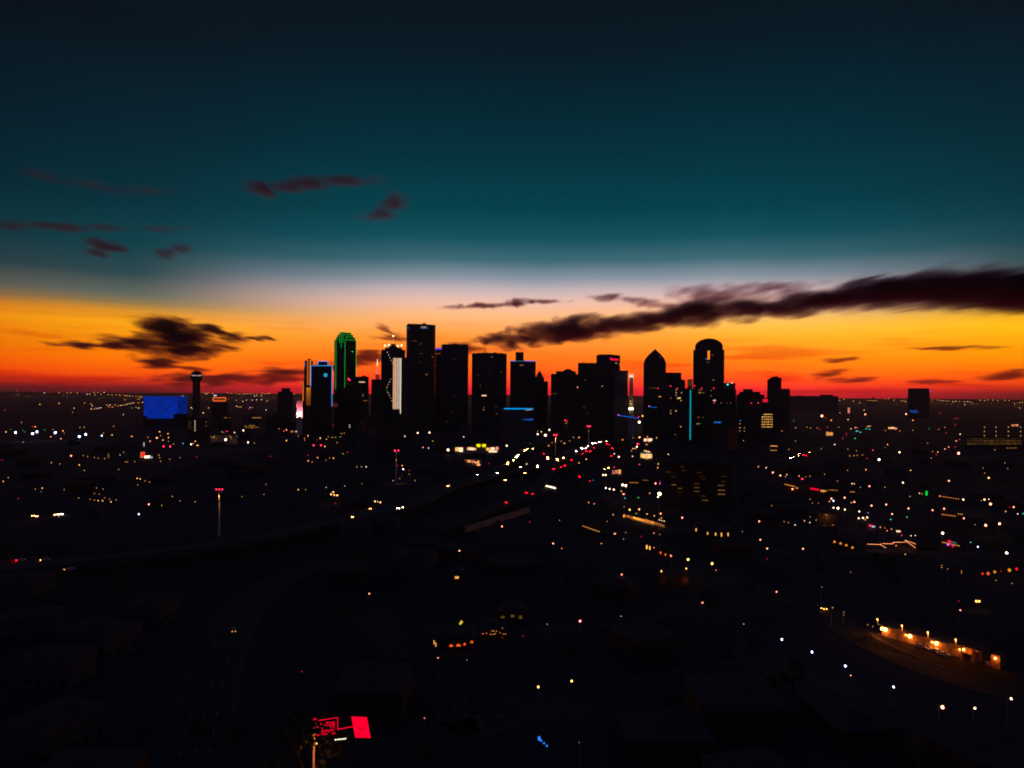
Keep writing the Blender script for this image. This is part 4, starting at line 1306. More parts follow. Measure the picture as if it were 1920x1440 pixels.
HW = "cars on the busy highway"
CARS = [  # u, v, lamp, strength, road
    (895.5, 889.4, 'W', 90, 'A'), (841.6, 910.8, 'O', 70, 'A'), (933.7, 886.7, 'W', 120, 'A'), (949, 899.6, 'O', 80, 'A'), (986, 886.5, 'O', 80, 'A'), (977.7, 875.6, 'W', 90, 'A'), (1008.7, 873, 'W', 190, 'A'), (1008.7, 875.5, 'O', 150, 'A'),
    (1027.7, 857, 'O', 150, 'A'), (1028, 859.6, 'K', 130, 'A'), (1045, 860, 'O', 150, 'A'), (1045.5, 863, 'O', 120, 'A'), (1057, 858, 'O', 190, 'A'), (1080, 845, 'W', 330, 'A'), (1091, 839.5, 'W', 360, 'A'), (1092, 841, 'K', 200, 'A'), (1098.5, 840, 'W', 360, 'A'),
    (1103, 836, 'W', 360, 'A'), (1111, 831.4, 'W', 330, 'A'), (1116, 831, 'W', 260, 'A'), (1124, 828.6, 'W', 360, 'A'), (1128, 828.4, 'K', 300, 'A'), (1138, 828, 'K', 330, 'A'), (757, 950.4, 'W', 60, 'A'), (749, 952, 'W', 60, 'A'),
    (952.5, 867, 'A', 130, 'B'), (952.2, 870.6, 'O', 120, 'B'), (962.5, 863, 'O', 160, 'B'), (968, 857, 'W', 220, 'B'), (970, 855, 'W', 220, 'B'), (972, 852.7, 'W', 220, 'B'), (983, 844.6, 'O', 200, 'B'), (986, 844.4, 'K', 220, 'B'), (989.6, 841.7, 'O', 170, 'B'), (999.4, 841, 'O', 150, 'B'),
    (665, 968.5, 'O', 40, 'A'), (698, 953, 'O', 26, 'A'), (757, 879.6, 'W', 60, 'B')]
for u, v, c, s, rd in CARS:
    s *= 1.3
    h = PATHS[rd][1] + .02
    p = G(u, v, h + .7)
    p.z = h
    lb = "car with %s headlights on the %s" % (WORDS[c], "main carriageway" if rd == 'A' else "slip road")
    car(p, road_dir(rd, p) + math.pi, front=(c, s), label=lb, group="cars with %s headlights on %s" % (WORDS[c], "the main carriageway" if rd == 'A' else "the slip road"))
    LIT.append((u, v, p.y))
for u, v, s in ((1052.7, 875.8, 120), (1059.4, 872.5, 130), (1038, 879, 100), (1086.5, 893, 80), (987, 923, 40), (999, 925, 25), (950.6, 941.5, 22), (1093, 850.4, 150), (1099.4, 846, 240), (1107, 845.4, 110), (1112.5, 840, 120), (1138.5, 832.5, 200), (1142, 833, 150),
                (1148, 840.6, 120), (1071, 862, 60), (1020, 850, 60), (1146, 855, 60), (1122, 835.4, 120)):
    h = PATHS['C'][1] + .02
    p = G(u, v, h + .8)
    p.z = h
    car(p, road_dir('C', p), rear=('R', s), label="car with red taillights heading towards the towers", group="cars with red taillights heading for the towers")
    LIT.append((u, v, p.y))
# left stretch of the main carriageway
for u, v, c, s, lb in ((40, 1050, 'R', 30, "car with red taillights on the elevated road near the picture's edge"), (85, 1049, 'O', 14, "car with orange lamps ahead of the red-tailed car on the elevated road"),
                       (130, 1067, 'O', 5, "car with dim orange lamps on the elevated road, lowest of the three")):
    p = G(u, v, 8.7)
    p.z = 8.02
    car(p, road_dir('A', p) + (0 if c == 'R' else math.pi), front=None if c == 'R' else (c, s), rear=(c, s) if c == 'R' else None, label=lb, group="cars on the elevated road at the edge")
    LIT.append((u, v, p.y))
# street traffic
for u, v, c, s, face, lb in ((63, 966, 'A', 40, 1, "car with amber headlights on the street by the picture's edge"), (72, 967, 'K', 60, 1, "car with rosy headlights beside the amber-lit one"), (104, 964, 'A', 60, 1, "van with amber headlights at the head of a white pair"),
                             (111, 963.6, 'W', 60, 1, "car with white headlights behind the amber van"), (118, 963.2, 'W', 50, 1, "second white-lit car behind the amber van"),
                             (1481.3, 858.5, 'W', 160, 1, "first white-lit car in the queue past the yellow window grid"), (1486, 857, 'K', 160, 1, "second car in the queue, with rosy headlights"), (1495, 854.5, 'O', 120, 1, "orange-lit car in the queue past the yellow window grid"),
                             (1497.5, 850, 'W', 90, 1, "white-lit car beside the queue past the yellow window grid"), (1505, 852.5, 'R', 160, 0, "red-tailed car in the queue past the yellow window grid"), (1509.7, 854, 'R', 160, 0, "second red-tailed car in the queue"),
                             (1517, 848.5, 'O', 60, 1, "dim orange-lit car at the end of the queue"), (1535, 1137.4, 'O', 10, 1, "car with amber lamps on the lane above the orange-lit yard"), (1543, 1139, 'O', 12, 1, "second car with amber lamps on the lane above the yard"),
                             (1131.7, 879.4, 'A', 110, 1, "amber-lit car by the shop under the highway"), (1140, 876.7, 'A', 110, 1, "second amber-lit car by the shop under the highway"), (1149.6, 876, 'R', 110, 0, "red-tailed car by the shop under the highway"),
                             (438.5, 1181, 'O', 1.2, 0, "car with a faint orange lamp on the curved road at the dark corner")):
    p = G(u, v, .75)
    p.z = .02
    a = math.radians(100 if face == 0 else -75) + RC.uniform(-.3, .3)
    car(p, a, front=(c, s) if face else None, rear=None if face else (c, s), label=lb, group="street traffic")
    LIT.append((u, v, p.y))
# ------------------------------------------------------------------ low buildings with lit windows
def lit_block(name, label, u0, u1, vt, vb, wins, depth=16.0, mat=None, cat='building', roof=True, units=1):
    """vb: photo row of the foot of the front wall"""
    D = G((u0 + u1) / 2, vb).y
    B = Bld(name, label, cat, (u0 + u1) / 2, D)
    B.box("wall", u0, u1, vt, None, depth, mat=mat or M_STUCCO)
    z = B.z(vt)
    if roof:
        x0, x1 = B.x(u0), B.x(u1)
        MB().box(x0 - .4, x1 + .4, -.5, depth + .4, z, z + .5).obj("roof", M_ROOF, B.root)
    if units:
        roof_units(B, u0, u1, vt, depth, units, RB, B.root)
    for w in wins:
        B.window(*w)
    return B


def row(u0, u1, v, n, w, h, col, s, slope=0.0):
    return [(u0 + (u1 - u0) * i / max(n - 1, 1) - w / 2, u0 + (u1 - u0) * i / max(n - 1, 1) + w / 2, v + slope * i - h / 2, v + slope * i + h / 2, col, s * RB.uniform(.7, 1.2)) for i in range(n)]


# shop with two yellow signs
B = lit_block("shop", "low shop with two bright yellow signs and white shopfronts", 850, 938, 836.5, 849,
              [(877, 880.5, 839, 843.6, 'K', 2.2), (881, 885, 839, 844, 'W', 1.6), (885.6, 889, 839.4, 844, 'W', 1.7), (889.6, 893, 840, 844, 'A', 1.2),
               (912, 919, 839.5, 845, 'A', 1.1), (920.5, 928, 839, 844, 'W', 1.5), (930, 935, 838, 843.5, 'K', 1.2), (917.5, 932.5, 845.3, 847.6, 'W', 2.2),
               (854.3, 860, 838.8, 846, 'A', 1.3), (860.2, 868.5, 839.2, 843.4, 'W', 1.6), (861, 868.6, 844.2, 846.8, 'W', 2.2)], 18, M_STUCCO)
ylw = em("yellow_sign", (1.0, .82, .0), 1.15)
for u in (893.6, 903.8):
    fr = B.part("sign_board", MB().extrude_y([(B.x(u), B.z(834.6)), (B.x(u + 1.6), B.z(838)), (B.x(u + 7.2), B.z(838)), (B.x(u + 8.2), B.z(833)), (B.x(u + 7), B.z(832.6)), (B.x(u + 1.6), B.z(832.6))], -1.2, -.3), ylw)
for u in (896, 900, 906, 910):
    B.part("sign_post", MB().tube((B.x(u), -.2, B.z(845)), (B.x(u), -.2, B.z(837)), .15, n=5), M_POLE)
B = lit_block("shop", "row of small shops with orange-lit fronts below the yellow-signed shop", 872, 904, 860, 873,
              [(877, 884, 862.5, 867, 'O', 1.0), (885.2, 891.6, 863.4, 868, 'K', .7), (895.2, 899.6, 863.8, 869.4, 'O', 1.1), (895, 901, 870, 873, 'K', 1.8), (885.6, 890, 869.4, 871.4, 'O', .12)], 14)
B.bulb("wall_lamp", 893, 867.4, 's', 'W')
B.bulb("wall_lamp", 873.8, 863, 't', 'O')

# bright shop block under the blue-lit crane
B = lit_block("shop", "glass-fronted shop glowing yellow below the blue-lit crane", 1200.5, 1224.5, 847, 861,
              [(1202, 1206, 850.5, 858, 'A', 1.3), (1206.4, 1210.4, 851.5, 859, 'W', 1.2), (1210.8, 1214.6, 850.6, 859, 'A', 1.2), (1215, 1219, 851, 859.4, 'W', 1.2), (1219.4, 1223, 851, 859, 'A', 1.4), (1202, 1214, 848.6, 850.2, 'C', .35),
               (1212, 1214.6, 859.4, 861, 'O', 1.1)], 16)
for u, v, c in ((1208.8, 845.2, 'A'), (1212, 845, 'A'), (1213.4, 847, 'W'), (1216.4, 846.4, 'W'), (1218.6, 847.6, 'K')):
    B.bulb("roof_lamp", u, v, 's', c)
lit_block("shop", "bright white shopfront strip above the glowing yellow shop", 1206.5, 1225, 820.5, 829,
          [(1208, 1212, 822.4, 827.4, 'W', 1.7), (1212.4, 1216, 822, 827, 'K', 1.5), (1216.6, 1220, 822.4, 828, 'W', 1.7), (1220.4, 1223.6, 822, 826.6, 'W', 1.5)], 14)
B = lit_block("warehouse", "wall lit yellow by two floodlights near the blue-lit crane", 1209, 1234, 790.5, 806, [], 20, pbr("yellow_render", (.6, .5, .12), (.7, .58, .15), .3, .9, .1))
for u, v in ((1212, 797.6), (1216.4, 799)):
    B.bulb("wall_floodlight", u, v, 'm', 'W', y=-4)
ld = bpy.data.lights.new("wall_floodlight_beam", 'POINT')
ld.energy = 26000
ld.color = (1, .75, .1)
ld.shadow_soft_size = .5
link("wall_floodlight_beam", ld, B.root, (B.x(1220), -5, B.z(797)))
lit_block("shop", "small shop with red, white and orange windows under the highway", 1146, 1168, 879, 892,
          [(1148, 1150, 886, 888.4, 'R', .8), (1149.6, 1152, 882, 884.6, 'K', .8), (1152.6, 1154.6, 882.4, 885.6, 'R', .9), (1155, 1158, 882, 884, 'W', 1.0), (1155.4, 1158.4, 885, 887.6, 'K', 1.0),
           (1160, 1165, 880.6, 888.6, 'O', 1.1), (1150.6, 1153.6, 886.4, 888, 'W', .9)], 12)
lit_block("warehouse", "low warehouse with dim orange strips by the twin floodlights", 1178, 1220, 898, 912, [(1181, 1198, 903.6, 905.8, 'O', .22), (1206, 1210, 899.4, 900.8, 'O', .22), (1211, 1217, 900, 901.2, 'A', .16)], 22, M_BRICK)
# office block with a grid of yellow windows
B = lit_block("office_block", "office block with a full grid of yellow-lit windows", 1426, 1450, 773.5, 832, [], 22, M_TOWER[2], units=2)
for j in range(6):
    for i in range(6):
        if (j == 0 and i == 0):
            continue
        u = 1428.6 + i * 3.65
        v = 776 + j * 4.7
        B.window(u, u + 1.7, v, v + 1.9, 'A', RB.uniform(.7, 1.7))
lit_block("shop", "small building with an orange eave line and three lit windows", 1442, 1459, 834.4, 848,
          [(1445.4, 1458, 835.2, 837, 'O', .9)] + row(1447.6, 1455.6, 844.4, 3, 2.0, 2.0, 'O', .9) + [(1443.2, 1444.4, 837, 845, 'C', .12)], 12, M_BRICK)
# apartment block with dim amber balconies
B = lit_block("apartment_block", "broad dark apartment block with dim amber balcony strips", 1250, 1372, 868, 952, [], 24, M_BRICK, units=4)
for u, v, w, s in ((1260, 909, 9, .30), (1272, 915.6, 8, .22), (1272, 923, 6, .06), (1302.5, 906.5, 10, .12), (1302.5, 914, 10, .2), (1302.5, 921, 10, .2), (1316, 930, 8, .12), (1318, 937.8, 11, .24), (1346.6, 910, 12, .24), (1347, 919, 14, .32),
                   (1347, 926.4, 14, .38), (1353, 893, 11, .08), (1354, 902.6, 7, .1), (1306, 886, 10, .08), (1276, 874.6, 8, .08), (1250.6, 885, 8, .1), (1260, 893.6, 8, .08), (1280, 882, 6, .1), (1317, 898, 7, .06), (1312, 893, 8, .05)):
    B.window(u, u + w, v - .9, v + .9, 'O' if s < .2 else 'A', s * .45, name="balcony_light")
# parking garage
B = lit_block("parking_garage", "long parking garage with dim amber light lines on its decks", 1810, 1935, 819, 842, [], 40, M_CONC, units=0)
for j, v in enumerate((822.5, 826, 829.4, 832.6)):
    for i in range(10):
        s = (.06, .12, .09, .14)[j] * RB.uniform(.4, 1.3)
        B.window(1813.5 + i * 10.4, 1822.5 + i * 10.4, v - .6, v + .6, 'A', s, name="deck_light")
for u in (1846, 1868, 1891, 1914):
    for v in (801, 809, 817):
        B.bulb("roof_deck_lamp", u, v, 't', 'A')
    B.part("lamp_post", MB().tube((B.x(u), 1, B.z(819)), (B.x(u), 1, B.z(800)), .18, n=5), M_POLE)
B = lit_block("house", "small building with two warm windows behind the parking garage", 1893, 1914, 793.5, 804, [(1897, 1902.6, 796, 799, 'O', .8), (1904, 1909.6, 795.6, 798.6, 'K', 1.1)], 14)
lit_block("house", "low house with dim orange windows before the parking garage", 1884, 1912, 836, 846, row(1889, 1905, 840, 4, 3, 1.4, 'O', .4), 12, M_BRICK)
# shops and lit panels to the right
lit_block("shop", "small shop with one glowing orange front in the far right streets", 1546.5, 1564.5, 807, 820, [(1549.4, 1555, 809.6, 816.6, 'O', .8), (1555.4, 1562, 810.6, 816.4, 'A', .8)], 12)
lit_block("shop", "long amber-lit shopfront among the far streets near the box tower", 1662, 1686, 798.6, 808, [(1666, 1671, 801, 804, 'A', 1.3), (1671.4, 1677, 800.6, 804, 'W', 1.1), (1677.4, 1682, 802, 805.4, 'K', 1.1)], 14)
B = lit_block("clock_tower", "slim lit tower glowing orange-white among the far streets", 1588.6, 1594.6, 762, 778, [(1589.6, 1593.6, 764.4, 774.6, 'K', .8)], 8, cat='tower', units=0)
B = lit_block("house", "pyramid-roofed block with an amber line on the far right skyline", 1624, 1648, 749.6, 762, [(1626, 1646, 750.4, 751.6, 'A', .35)], 30, M_TOWER[1], units=0)
zz = B.z(749.6)
B.part("pyramid_roof", MB().prism([(B.x(1632), 2), (B.x(1643), 2), (B.x(1643), 26), (B.x(1632), 26)], zz + .4, zz + 5 * B.m, top=.05), M_ROOF)
# restaurant row
B = lit_block("restaurant", "restaurant with a long red sign and amber-lit terrace", 1516, 1575, 911, 926,
              [(1539.6, 1543, 918.6, 922, 'A', .7), (1543.4, 1548, 919, 922.4, 'A', .9), (1548.6, 1552, 919, 921.4, 'O', .5), (1555, 1560, 918, 919.6, 'O', .35), (1561, 1566, 918, 919.6, 'A', .35), (1567, 1572, 918.4, 920, 'O', .3)], 16, M_BRICK)
B.part("red_sign", MB().extrude_y([(B.x(1520), B.z(918.6)), (B.x(1537), B.z(920.4)), (B.x(1537), B.z(917.6)), (B.x(1520), B.z(915.6))], -1.0, -.2), em("red_bar_sign", (1.0, .0, .045), 1.0))
B = lit_block("restaurant", "cafe strung with small orange bulbs beside the red-signed restaurant", 1470, 1500, 907, 922, [], 14, M_BRICK)
for i in range(11):
    B.bulb("eave_bulb", 1473 + i * 2.3, 908 + (i * .55) + (2 if i > 8 else 0), 't', 'O')
B.bulb("door_lamp", 1487, 917, 'm', 'K')
B.bulb("door_lamp", 1497, 915, 't', 'A')
lit_block("house", "low house with a dim orange strip by the tall green sign", 1590, 1608, 918.6, 930, [(1595, 1604, 921, 923, 'O', .35)], 12, M_BRICK)
B = lit_block("warehouse", "brick warehouse with a faintly lit long wall by the restaurant row", 1532, 1570, 964, 984, [], 20, M_BRICK)
ld = bpy.data.lights.new("wall_lamp_glow", 'POINT')
ld.energy = 350
ld.color = (1, .45, .1)
ld.shadow_soft_size = .3
B.bulb("wall_lamp", 1551, 966, 't', 'O', y=-3)
link("wall_lamp_glow", ld, B.root, (B.x(1551), -3.5, B.z(968)))
# green sign
B = Bld("pylon_sign", "tall glowing green sign on a post", 'sign', 1738.6, G(1738.6, 938).y)
B.part("post", MB().tube((0, 0, 0), (0, 0, B.z(928)), .25, n=8), M_METAL)
B.part("green_panel", MB().box(B.x(1736.6), B.x(1740.4), -.4, .4, B.z(929), B.z(920.6)), em("green_panel", (.0, .75, .05), 1.0))
B.part("cap", MB().box(B.x(1736.2), B.x(1740.8), -.5, .5, B.z(920.6), B.z(920.1)), M_METAL)
LIT.append((1738.6, 925, B.D))
# terrace with a row of little bulbs near the green sign
B = lit_block("house", "long low house with orange bulbs along its eave below the green sign", 1765, 1808, 963, 976, [], 12, M_BRICK)
for i in range(9):
    B.bulb("eave_bulb", 1768 + i * 3.1, 964.6 + i * .4, 't', 'O')
for i in range(3):
    B.bulb("eave_bulb", 1798.6 + i * 3.4, 963.4 + i * .5, 't', 'A')
B = lit_block("house", "dark hall with a dotted light line leading to a white lamp", 1762, 1806, 929, 942, [], 12, M_BRICK)
for i in range(8):
    B.bulb("eave_bulb", 1766 + i * 4.6, 930.6 + i * .7, 't', 'O')
# cinema-like front with red and blue-white sign
B = lit_block("shop", "small shop with a red disc and blue-white sign above the string-lit patio", 1628, 1646, 983, 995, [(1636.4, 1642, 986, 988.4, 'B', 1.0)], 10)
B.bulb("red_disc", 1633.6, 985.6, 'm', 'R')
lit_block("shop", "small kiosk with a pale green-white front above the patio", 1681, 1692, 992.6, 1001, [(1682.4, 1690, 994.6, 997.4, 'W', 1.5), (1683, 1686, 994, 995, 'G', .8)], 8)
B = lit_block("house", "garden wall building with four glowing amber archways", 1560, 1608, 1012, 1031, [], 12, M_BRICK)
for u, v in ((1566.6, 1017.4), (1578, 1019.6), (1588.8, 1022), (1600.4, 1025.4)):
    w_ = 2.3
    aw = B.part("archway", MB().extrude_y([(B.x(u + w_ * math.cos(a)), B.z(v + 1.5 - 3.6 * math.sin(a))) for a in [math.pi * k / 8 for k in range(9)]], -.3, -.05), em("amber_arch", (1.0, .32, .02), 1.0))
    LIT.append((u, v, B.D))

# ------------------------------------------------------------------ patio with zigzag string lights
gz = 4.0
r = empty("patio", G(1672, 1034))
tag(r, "open patio strung with zigzag lines of warm light", 'patio')
r.location.z = 0
c0 = r.location.copy()
MB().box(-16, 13, -5, 6, .02, .2).obj("deck", M_CONC, r)
for poly in ([(1626, 1020.2), (1650.5, 1021), (1661, 1027.4)], [(1654, 1019), (1675, 1019.8)], [(1673.6, 1017), (1698, 1016.6)], [(1696.6, 1013), (1717, 1020)], [(1696.6, 1013), (1716.4, 1027.4)]):
    b = MB()
    q_ = [G(u, v, gz) - c0 for u, v in poly]
    for i in range(len(q_) - 1):
        b.tube(q_[i], q_[i + 1], .16, n=5)
    b.obj("string_light", em("string_light", (1.0, .30, .10), 1.8), r)
    for q1 in q_:
        MB().tube((q1.x, q1.y, 0), (q1.x, q1.y, gz + .1), .07, n=6).obj("post", M_METAL, r)
    for u, v in poly:
        LIT.append((u, v, G(u, v, gz).y))
for u, v in ((1651, 1020), (1675, 1017.6), (1680, 1023), (1697.6, 1013.6)):
    link("bulb", bulb_mesh('K', 's'), r, G(u, v, gz) - c0, scale=.35)
# bar with pink signs
B = lit_block("bar", "small bar with pink and red signs and an orange-lit eave", 1766, 1803, 1013, 1032, [], 12, M_BRICK, units=1)
for i in range(12):
    u = 1768.5 + i * 2.8
    B.window(u, u + 2.0, 1016 + i * .62, 1017.4 + i * .62, 'A' if i % 3 else 'O', .8, name="eave_light")
B.part("pink_sign", MB().ball((B.x(1781.4), -.8, B.z(1015)), 2.2 * B.m, 6, 10), em("pink_sign", (1.0, .0, .06), 1.2))
B.part("grey_sign", MB().extrude_y([(B.x(1784), B.z(1017)), (B.x(1795.6), B.z(1018.6)), (B.x(1795.6), B.z(1016)), (B.x(1784), B.z(1014))], -.9, -.3), em("grey_sign", (.6, .6, .7), .14))
B.part("magenta_lamp", MB().ball((B.x(1779.6), -.8, B.z(1021.6)), 1.7 * B.m, 6, 10), em("magenta_lamp", (.9, .1, .9), 1.3))
B.part("red_lamp", MB().ball((B.x(1788.6), -.8, B.z(1023.6)), 1.7 * B.m, 6, 10), em("bar_red_lamp", (1.0, .0, .08), 1.2))
# lantern row
r = empty("lantern_row", G(1874, 1090))
tag(r, "terrace rail with red, orange and amber paper lanterns", 'lanterns')
r.location.z = 0
c0 = r.location.copy()
pts_ = [(1842, 1075.6, 'R', 1.7, 1.1), (1852.6, 1075.4, 'O', 2.6, .8), (1865, 1072.4, 'A', 2.2, .7), (1877, 1070.8, 'R', 1.2, .4), (1892.4, 1069, 'A', 2.6, .8), (1906, 1066.8, 'R', 2.2, .9)]
pr = None
for u, v, c, rp, s in pts_:
    q1 = G(u, v, 3.4) - c0
    rr_ = rp * G(u, v, 3.4).y / F
    MB().ball((0, 0, 0), rr_, 6, 10, sz=1.25).obj("paper_lantern", em(WORDS[c] + "_lantern", {'R': (1, .02, .01), 'O': (1, .13, .01), 'A': (1, .36, .01)}[c], s), r, q1)
    MB().tube((q1.x, q1.y + rr_ * 1.1, 0), (q1.x, q1.y + rr_ * 1.1, 5.2), .06, n=5).obj("post", M_METAL, r)
    if pr is not None:
        MB().tube((pr.x, pr.y, 5.1), (q1.x, q1.y, 5.1), .03, n=4).obj("wire", M_METAL, r)
    pr = q1
    LIT.append((u, v, G(u, v, 3.4).y))

# ------------------------------------------------------------------ left: filling station, hotel block, dim offices
B = lit_block("filling_station", "filling station with a red-orange sign and bright white canopy", 261, 287, 852, 862, [(271.6, 282, 854.6, 858.8, 'W', 3.0), (263.6, 271, 856.2, 858, 'K', .8)], 14)
B.part("red_sign", MB().box(B.x(264), B.x(272.4), -1.0, -.2, B.z(855), B.z(847)), em("station_sign", (1.0, .10, .02), .9))
B.part("sign_disc", MB().tube((B.x(269.4), -1.0, B.z(851.6)), (B.x(269.4), -1.3, B.z(851.6)), 2.6 * B.m, n=14), em("station_disc", (1.0, .02, .02), 1.2))
B.bulb("canopy_lamp", 285.6, 857.8, 's', 'B')
B = lit_block("apartment_tower", "dark block with one vertical line of six white windows", 349, 392, 784, 830, [(364.7, 366.9, v, v + 1.9, 'W', .7) for v in (788.4, 792, 795.6, 799.2, 802.8, 806.4)] +
              [(353.4 + (i % 2) * 3, 355.4 + (i % 2) * 3, 790 + (i // 2) * 4, 791.6 + (i // 2) * 4, 'O', .08) for i in range(8)] + [(385.6, 388.4, 790.6, 792.2, 'O', .2), (385.6, 388.4, 797.6, 799, 'O', .2)], 24, M_TOWER[1], units=2)
lit_block("office_block", "long low office with dim amber light strips below the orange-framed sign", 455, 494, 778, 812,
          [(472.5, 490, 782.4, 784, 'A', .3), (459, 463, 798, 799.4, 'O', .3), (466.4, 478.6, 797.4, 798.8, 'A', .3), (459, 490, 800.6, 802, 'O', .22), (471, 474, 801.8, 803, 'A', .5)], 24, M_TOWER[2], units=2)
lit_block("office_block", "low dark office with short amber strips beside the long one", 417, 434, 779, 806, [(420, 426.4, 782.4, 784, 'O', .25), (430, 432.4, 782.4, 783.6, 'O', .2)], 20, M_TOWER[1])
B = lit_block("warehouse", "low building with an amber floodlit wall beside a bright white lamp", 395, 445, 816, 834, [], 20, M_STUCCO)
for u, e_ in ((433.6, 8000), (401, 900)):
    ld = bpy.data.lights.new("wall_floodlight_beam", 'POINT')
    ld.energy = e_
    ld.color = (1, .42, .08)
    ld.shadow_soft_size = .4
    link("wall_floodlight_beam", ld, B.root, (B.x(u), -4, B.z(820)))
    B.bulb("wall_lamp", u, 820, 't', 'O', y=-4)
lit_block("shop", "small shop with a dim orange front below the copper-lit tower", 543, 553, 806, 814, [(545, 551, 807.6, 810.6, 'O', .35)], 10)
B = Bld("pylon_sign", "slim white upright sign by the street below the blue-lit hotel", 'sign', 270.5, G(270.5, 842).y)
B.part("post", MB().tube((0, 0, 0), (0, 0, B.z(837)), .2, n=6), M_METAL)
B.part("white_panel", MB().box(B.x(269.7), B.x(271.3), -.3, .3, B.z(837), B.z(829.6)), em("white_panel", (.8, .85, 1.0), .7))
LIT.append((270.5, 833, B.D))
B = Bld("pylon_sign", "slim dim yellow upright sign on the side street by the filling station", 'sign', 204, G(204, 862).y)
B.part("post", MB().tube((0, 0, 0), (0, 0, B.z(858)), .2, n=6), M_METAL)
B.part("yellow_panel", MB().box(B.x(203.2), B.x(204.8), -.3, .3, B.z(858.6), B.z(851)), em("yellow_panel", (1, .6, .1), .28))
LIT.append((204, 855, B.D))
B = Bld("pylon_sign", "small white upright sign hung on the dark blocks before the green-outlined tower", 'sign', 656, 1450)
B.part("post", MB().box(B.x(655), B.x(657.4), 0, 1.2, 0, B.z(795)), M_METAL)
B.part("white_panel", MB().box(B.x(655), B.x(657), -.3, 0, B.z(802), B.z(799.4)), em("white_letters", (1, .85, .7), .6))
B.part("white_panel", MB().box(B.x(654.6), B.x(656.8), -.3, 0, B.z(797.6), B.z(796)), em("white_letters", (1, .85, .7), .6))
# amber-lit wall with lamps
a_, b2 = G(1168, 969), G(1246, 989)
wl_ = MB()
d_ = (b2 - a_)
nn = Vector((-d_.y, d_.x, 0)).normalized() * .4
wl_.add([a_, b2, b2 + nn, a_ + nn] + [x + Vector((0, 0, 2.6)) for x in (a_, b2, b2 + nn, a_ + nn)], [(0, 3, 2, 1), (4, 5, 6, 7), (0, 1, 5, 4), (1, 2, 6, 5), (2, 3, 7, 6), (3, 0, 4, 7)])
o = wl_.obj("retaining_wall", M_STUCCO)
tag(o, "long low retaining wall lit amber by small lamps", 'wall')
for i in range(9):
    q1 = a_ + d_ * (i + .5) / 9 - nn * 2.2
    lp = MB().tube((q1.x, q1.y, 0), (q1.x, q1.y, .9), .07, n=6).obj("wall_washer", M_METAL, o)
    ld = bpy.data.lights.new("wall_washer_light", 'POINT')
    ld.energy = 260 * (1.0 if i < 7 else .5)
    ld.color = (1, .36, .06)
    ld.shadow_soft_size = .1
    link("wall_washer_light", ld, o, (q1.x, q1.y, 1.3))
# house rows with porch lamps
def porch_house(label, u0, u1, vt, vb, lamps, mat=None, depth=9.0, s=1.2, col='A'):
    B = lit_block("house", label, u0, u1, vt, vb, [], depth, mat or M_BRICK, units=0, roof=False, cat='house')
    x0, x1, z = B.x(u0), B.x(u1), B.z(vt)
    B.part("roof", MB().extrude_y([(x0 - .5, z), (x1 + .5, z), (x1 - 2.0, z + 2.2), (x0 + 2.0, z + 2.2)], -.5, depth + .5), M_ROOF)
    B.part("door", MB().box((x0 + x1) / 2 - .5, (x0 + x1) / 2 + .5, -.08, -.01, 0, 2.1), M_METAL)
    for u, v, w, h in lamps:
        B.part("porch_light", MB().box(B.x(u - w / 2), B.x(u + w / 2), -.3, -.05, B.z(v + h / 2), B.z(v - h / 2)), em(WORDS[col] + "_porch", CC[col] if col == 'A' else (1, .13, .01), s))
        LIT.append((u, v, B.D))
    return B


porch_house("row house with two amber porch lamps, farthest of its row", 1303, 1333, 988, 1006, [(1307, 994, 2.0, 5.6), (1328.7, 999.6, 2.0, 4.4)])
porch_house("row house with three tall amber porch lamps under the red blob sign", 1339, 1373, 994, 1012, [(1343.7, 1002.4, 2.2, 5), (1354.6, 1002.6, 2.2, 7), (1367, 1001.4, 2.2, 6.4)])
porch_house("house with two close amber porch lamps by the amber-lit wall", 1209, 1230, 1020, 1036, [(1214.8, 1026, 2.6, 7), (1220.4, 1027.4, 2.4, 6.4)], s=1.6)
porch_house("house with two small orange porch lamps", 1236, 1254, 1030, 1045, [(1240.6, 1036.6, 2.2, 4), (1250, 1039.6, 2.2, 4)], s=1.3, col='O')
B = porch_house("house whose long front wall is lit orange by its lamps", 1236, 1294, 1080, 1099, [])
for u, e_ in ((1288, 45), (1268, 6), (1246, 12)):
    ld = bpy.data.lights.new("eave_light", 'POINT')
    ld.energy = e_
    ld.color = (1, .25, .03)
    ld.shadow_soft_size = .1
    link("eave_light", ld, B.root, (B.x(u), -1.4, B.z(1087)))
B = porch_house("house with four round orange porch glows in the dark foreground", 842, 894, 1196, 1222, [])
for u, v, w in ((849.5, 1210, 3.4), (863, 1209.4, 4.4), (874.6, 1207.6, 2.4), (888, 1203.6, 3.0)):
    B.part("porch_light", MB().extrude_y([(B.x(u + w * math.cos(a)), B.z(v + 2.0 - 4.4 * math.sin(a))) for a in [math.pi * k / 8 for k in range(9)]], -.3, -.05), em("orange_porch_glow", (1, .13, .01), .85))
    LIT.append((u, v, B.D))
porch_house("small house with two upright amber windows left of the orange porches", 808, 832, 1196, 1219, [(817.4, 1204, 2.2, 7), (820.6, 1208.4, 2.2, 7)], s=.8)
porch_house("small house with one cream window in the unlit blocks", 848, 871, 1074, 1093, [(859, 1082.6, 7.2, 4.2)], s=1.0)
porch_house("house with three dim amber windows above the dotted lights", 938, 988, 1148, 1174, [(945.6, 1157, 7, 3.5), (964, 1155, 7, 4.5), (979, 1157, 6, 6)], s=.10)
B = lit_block("yard", "dark yard building dotted with tiny orange and yellow lamps", 903, 955, 1180, 1203, [], 10, M_BRICK, cat='building')
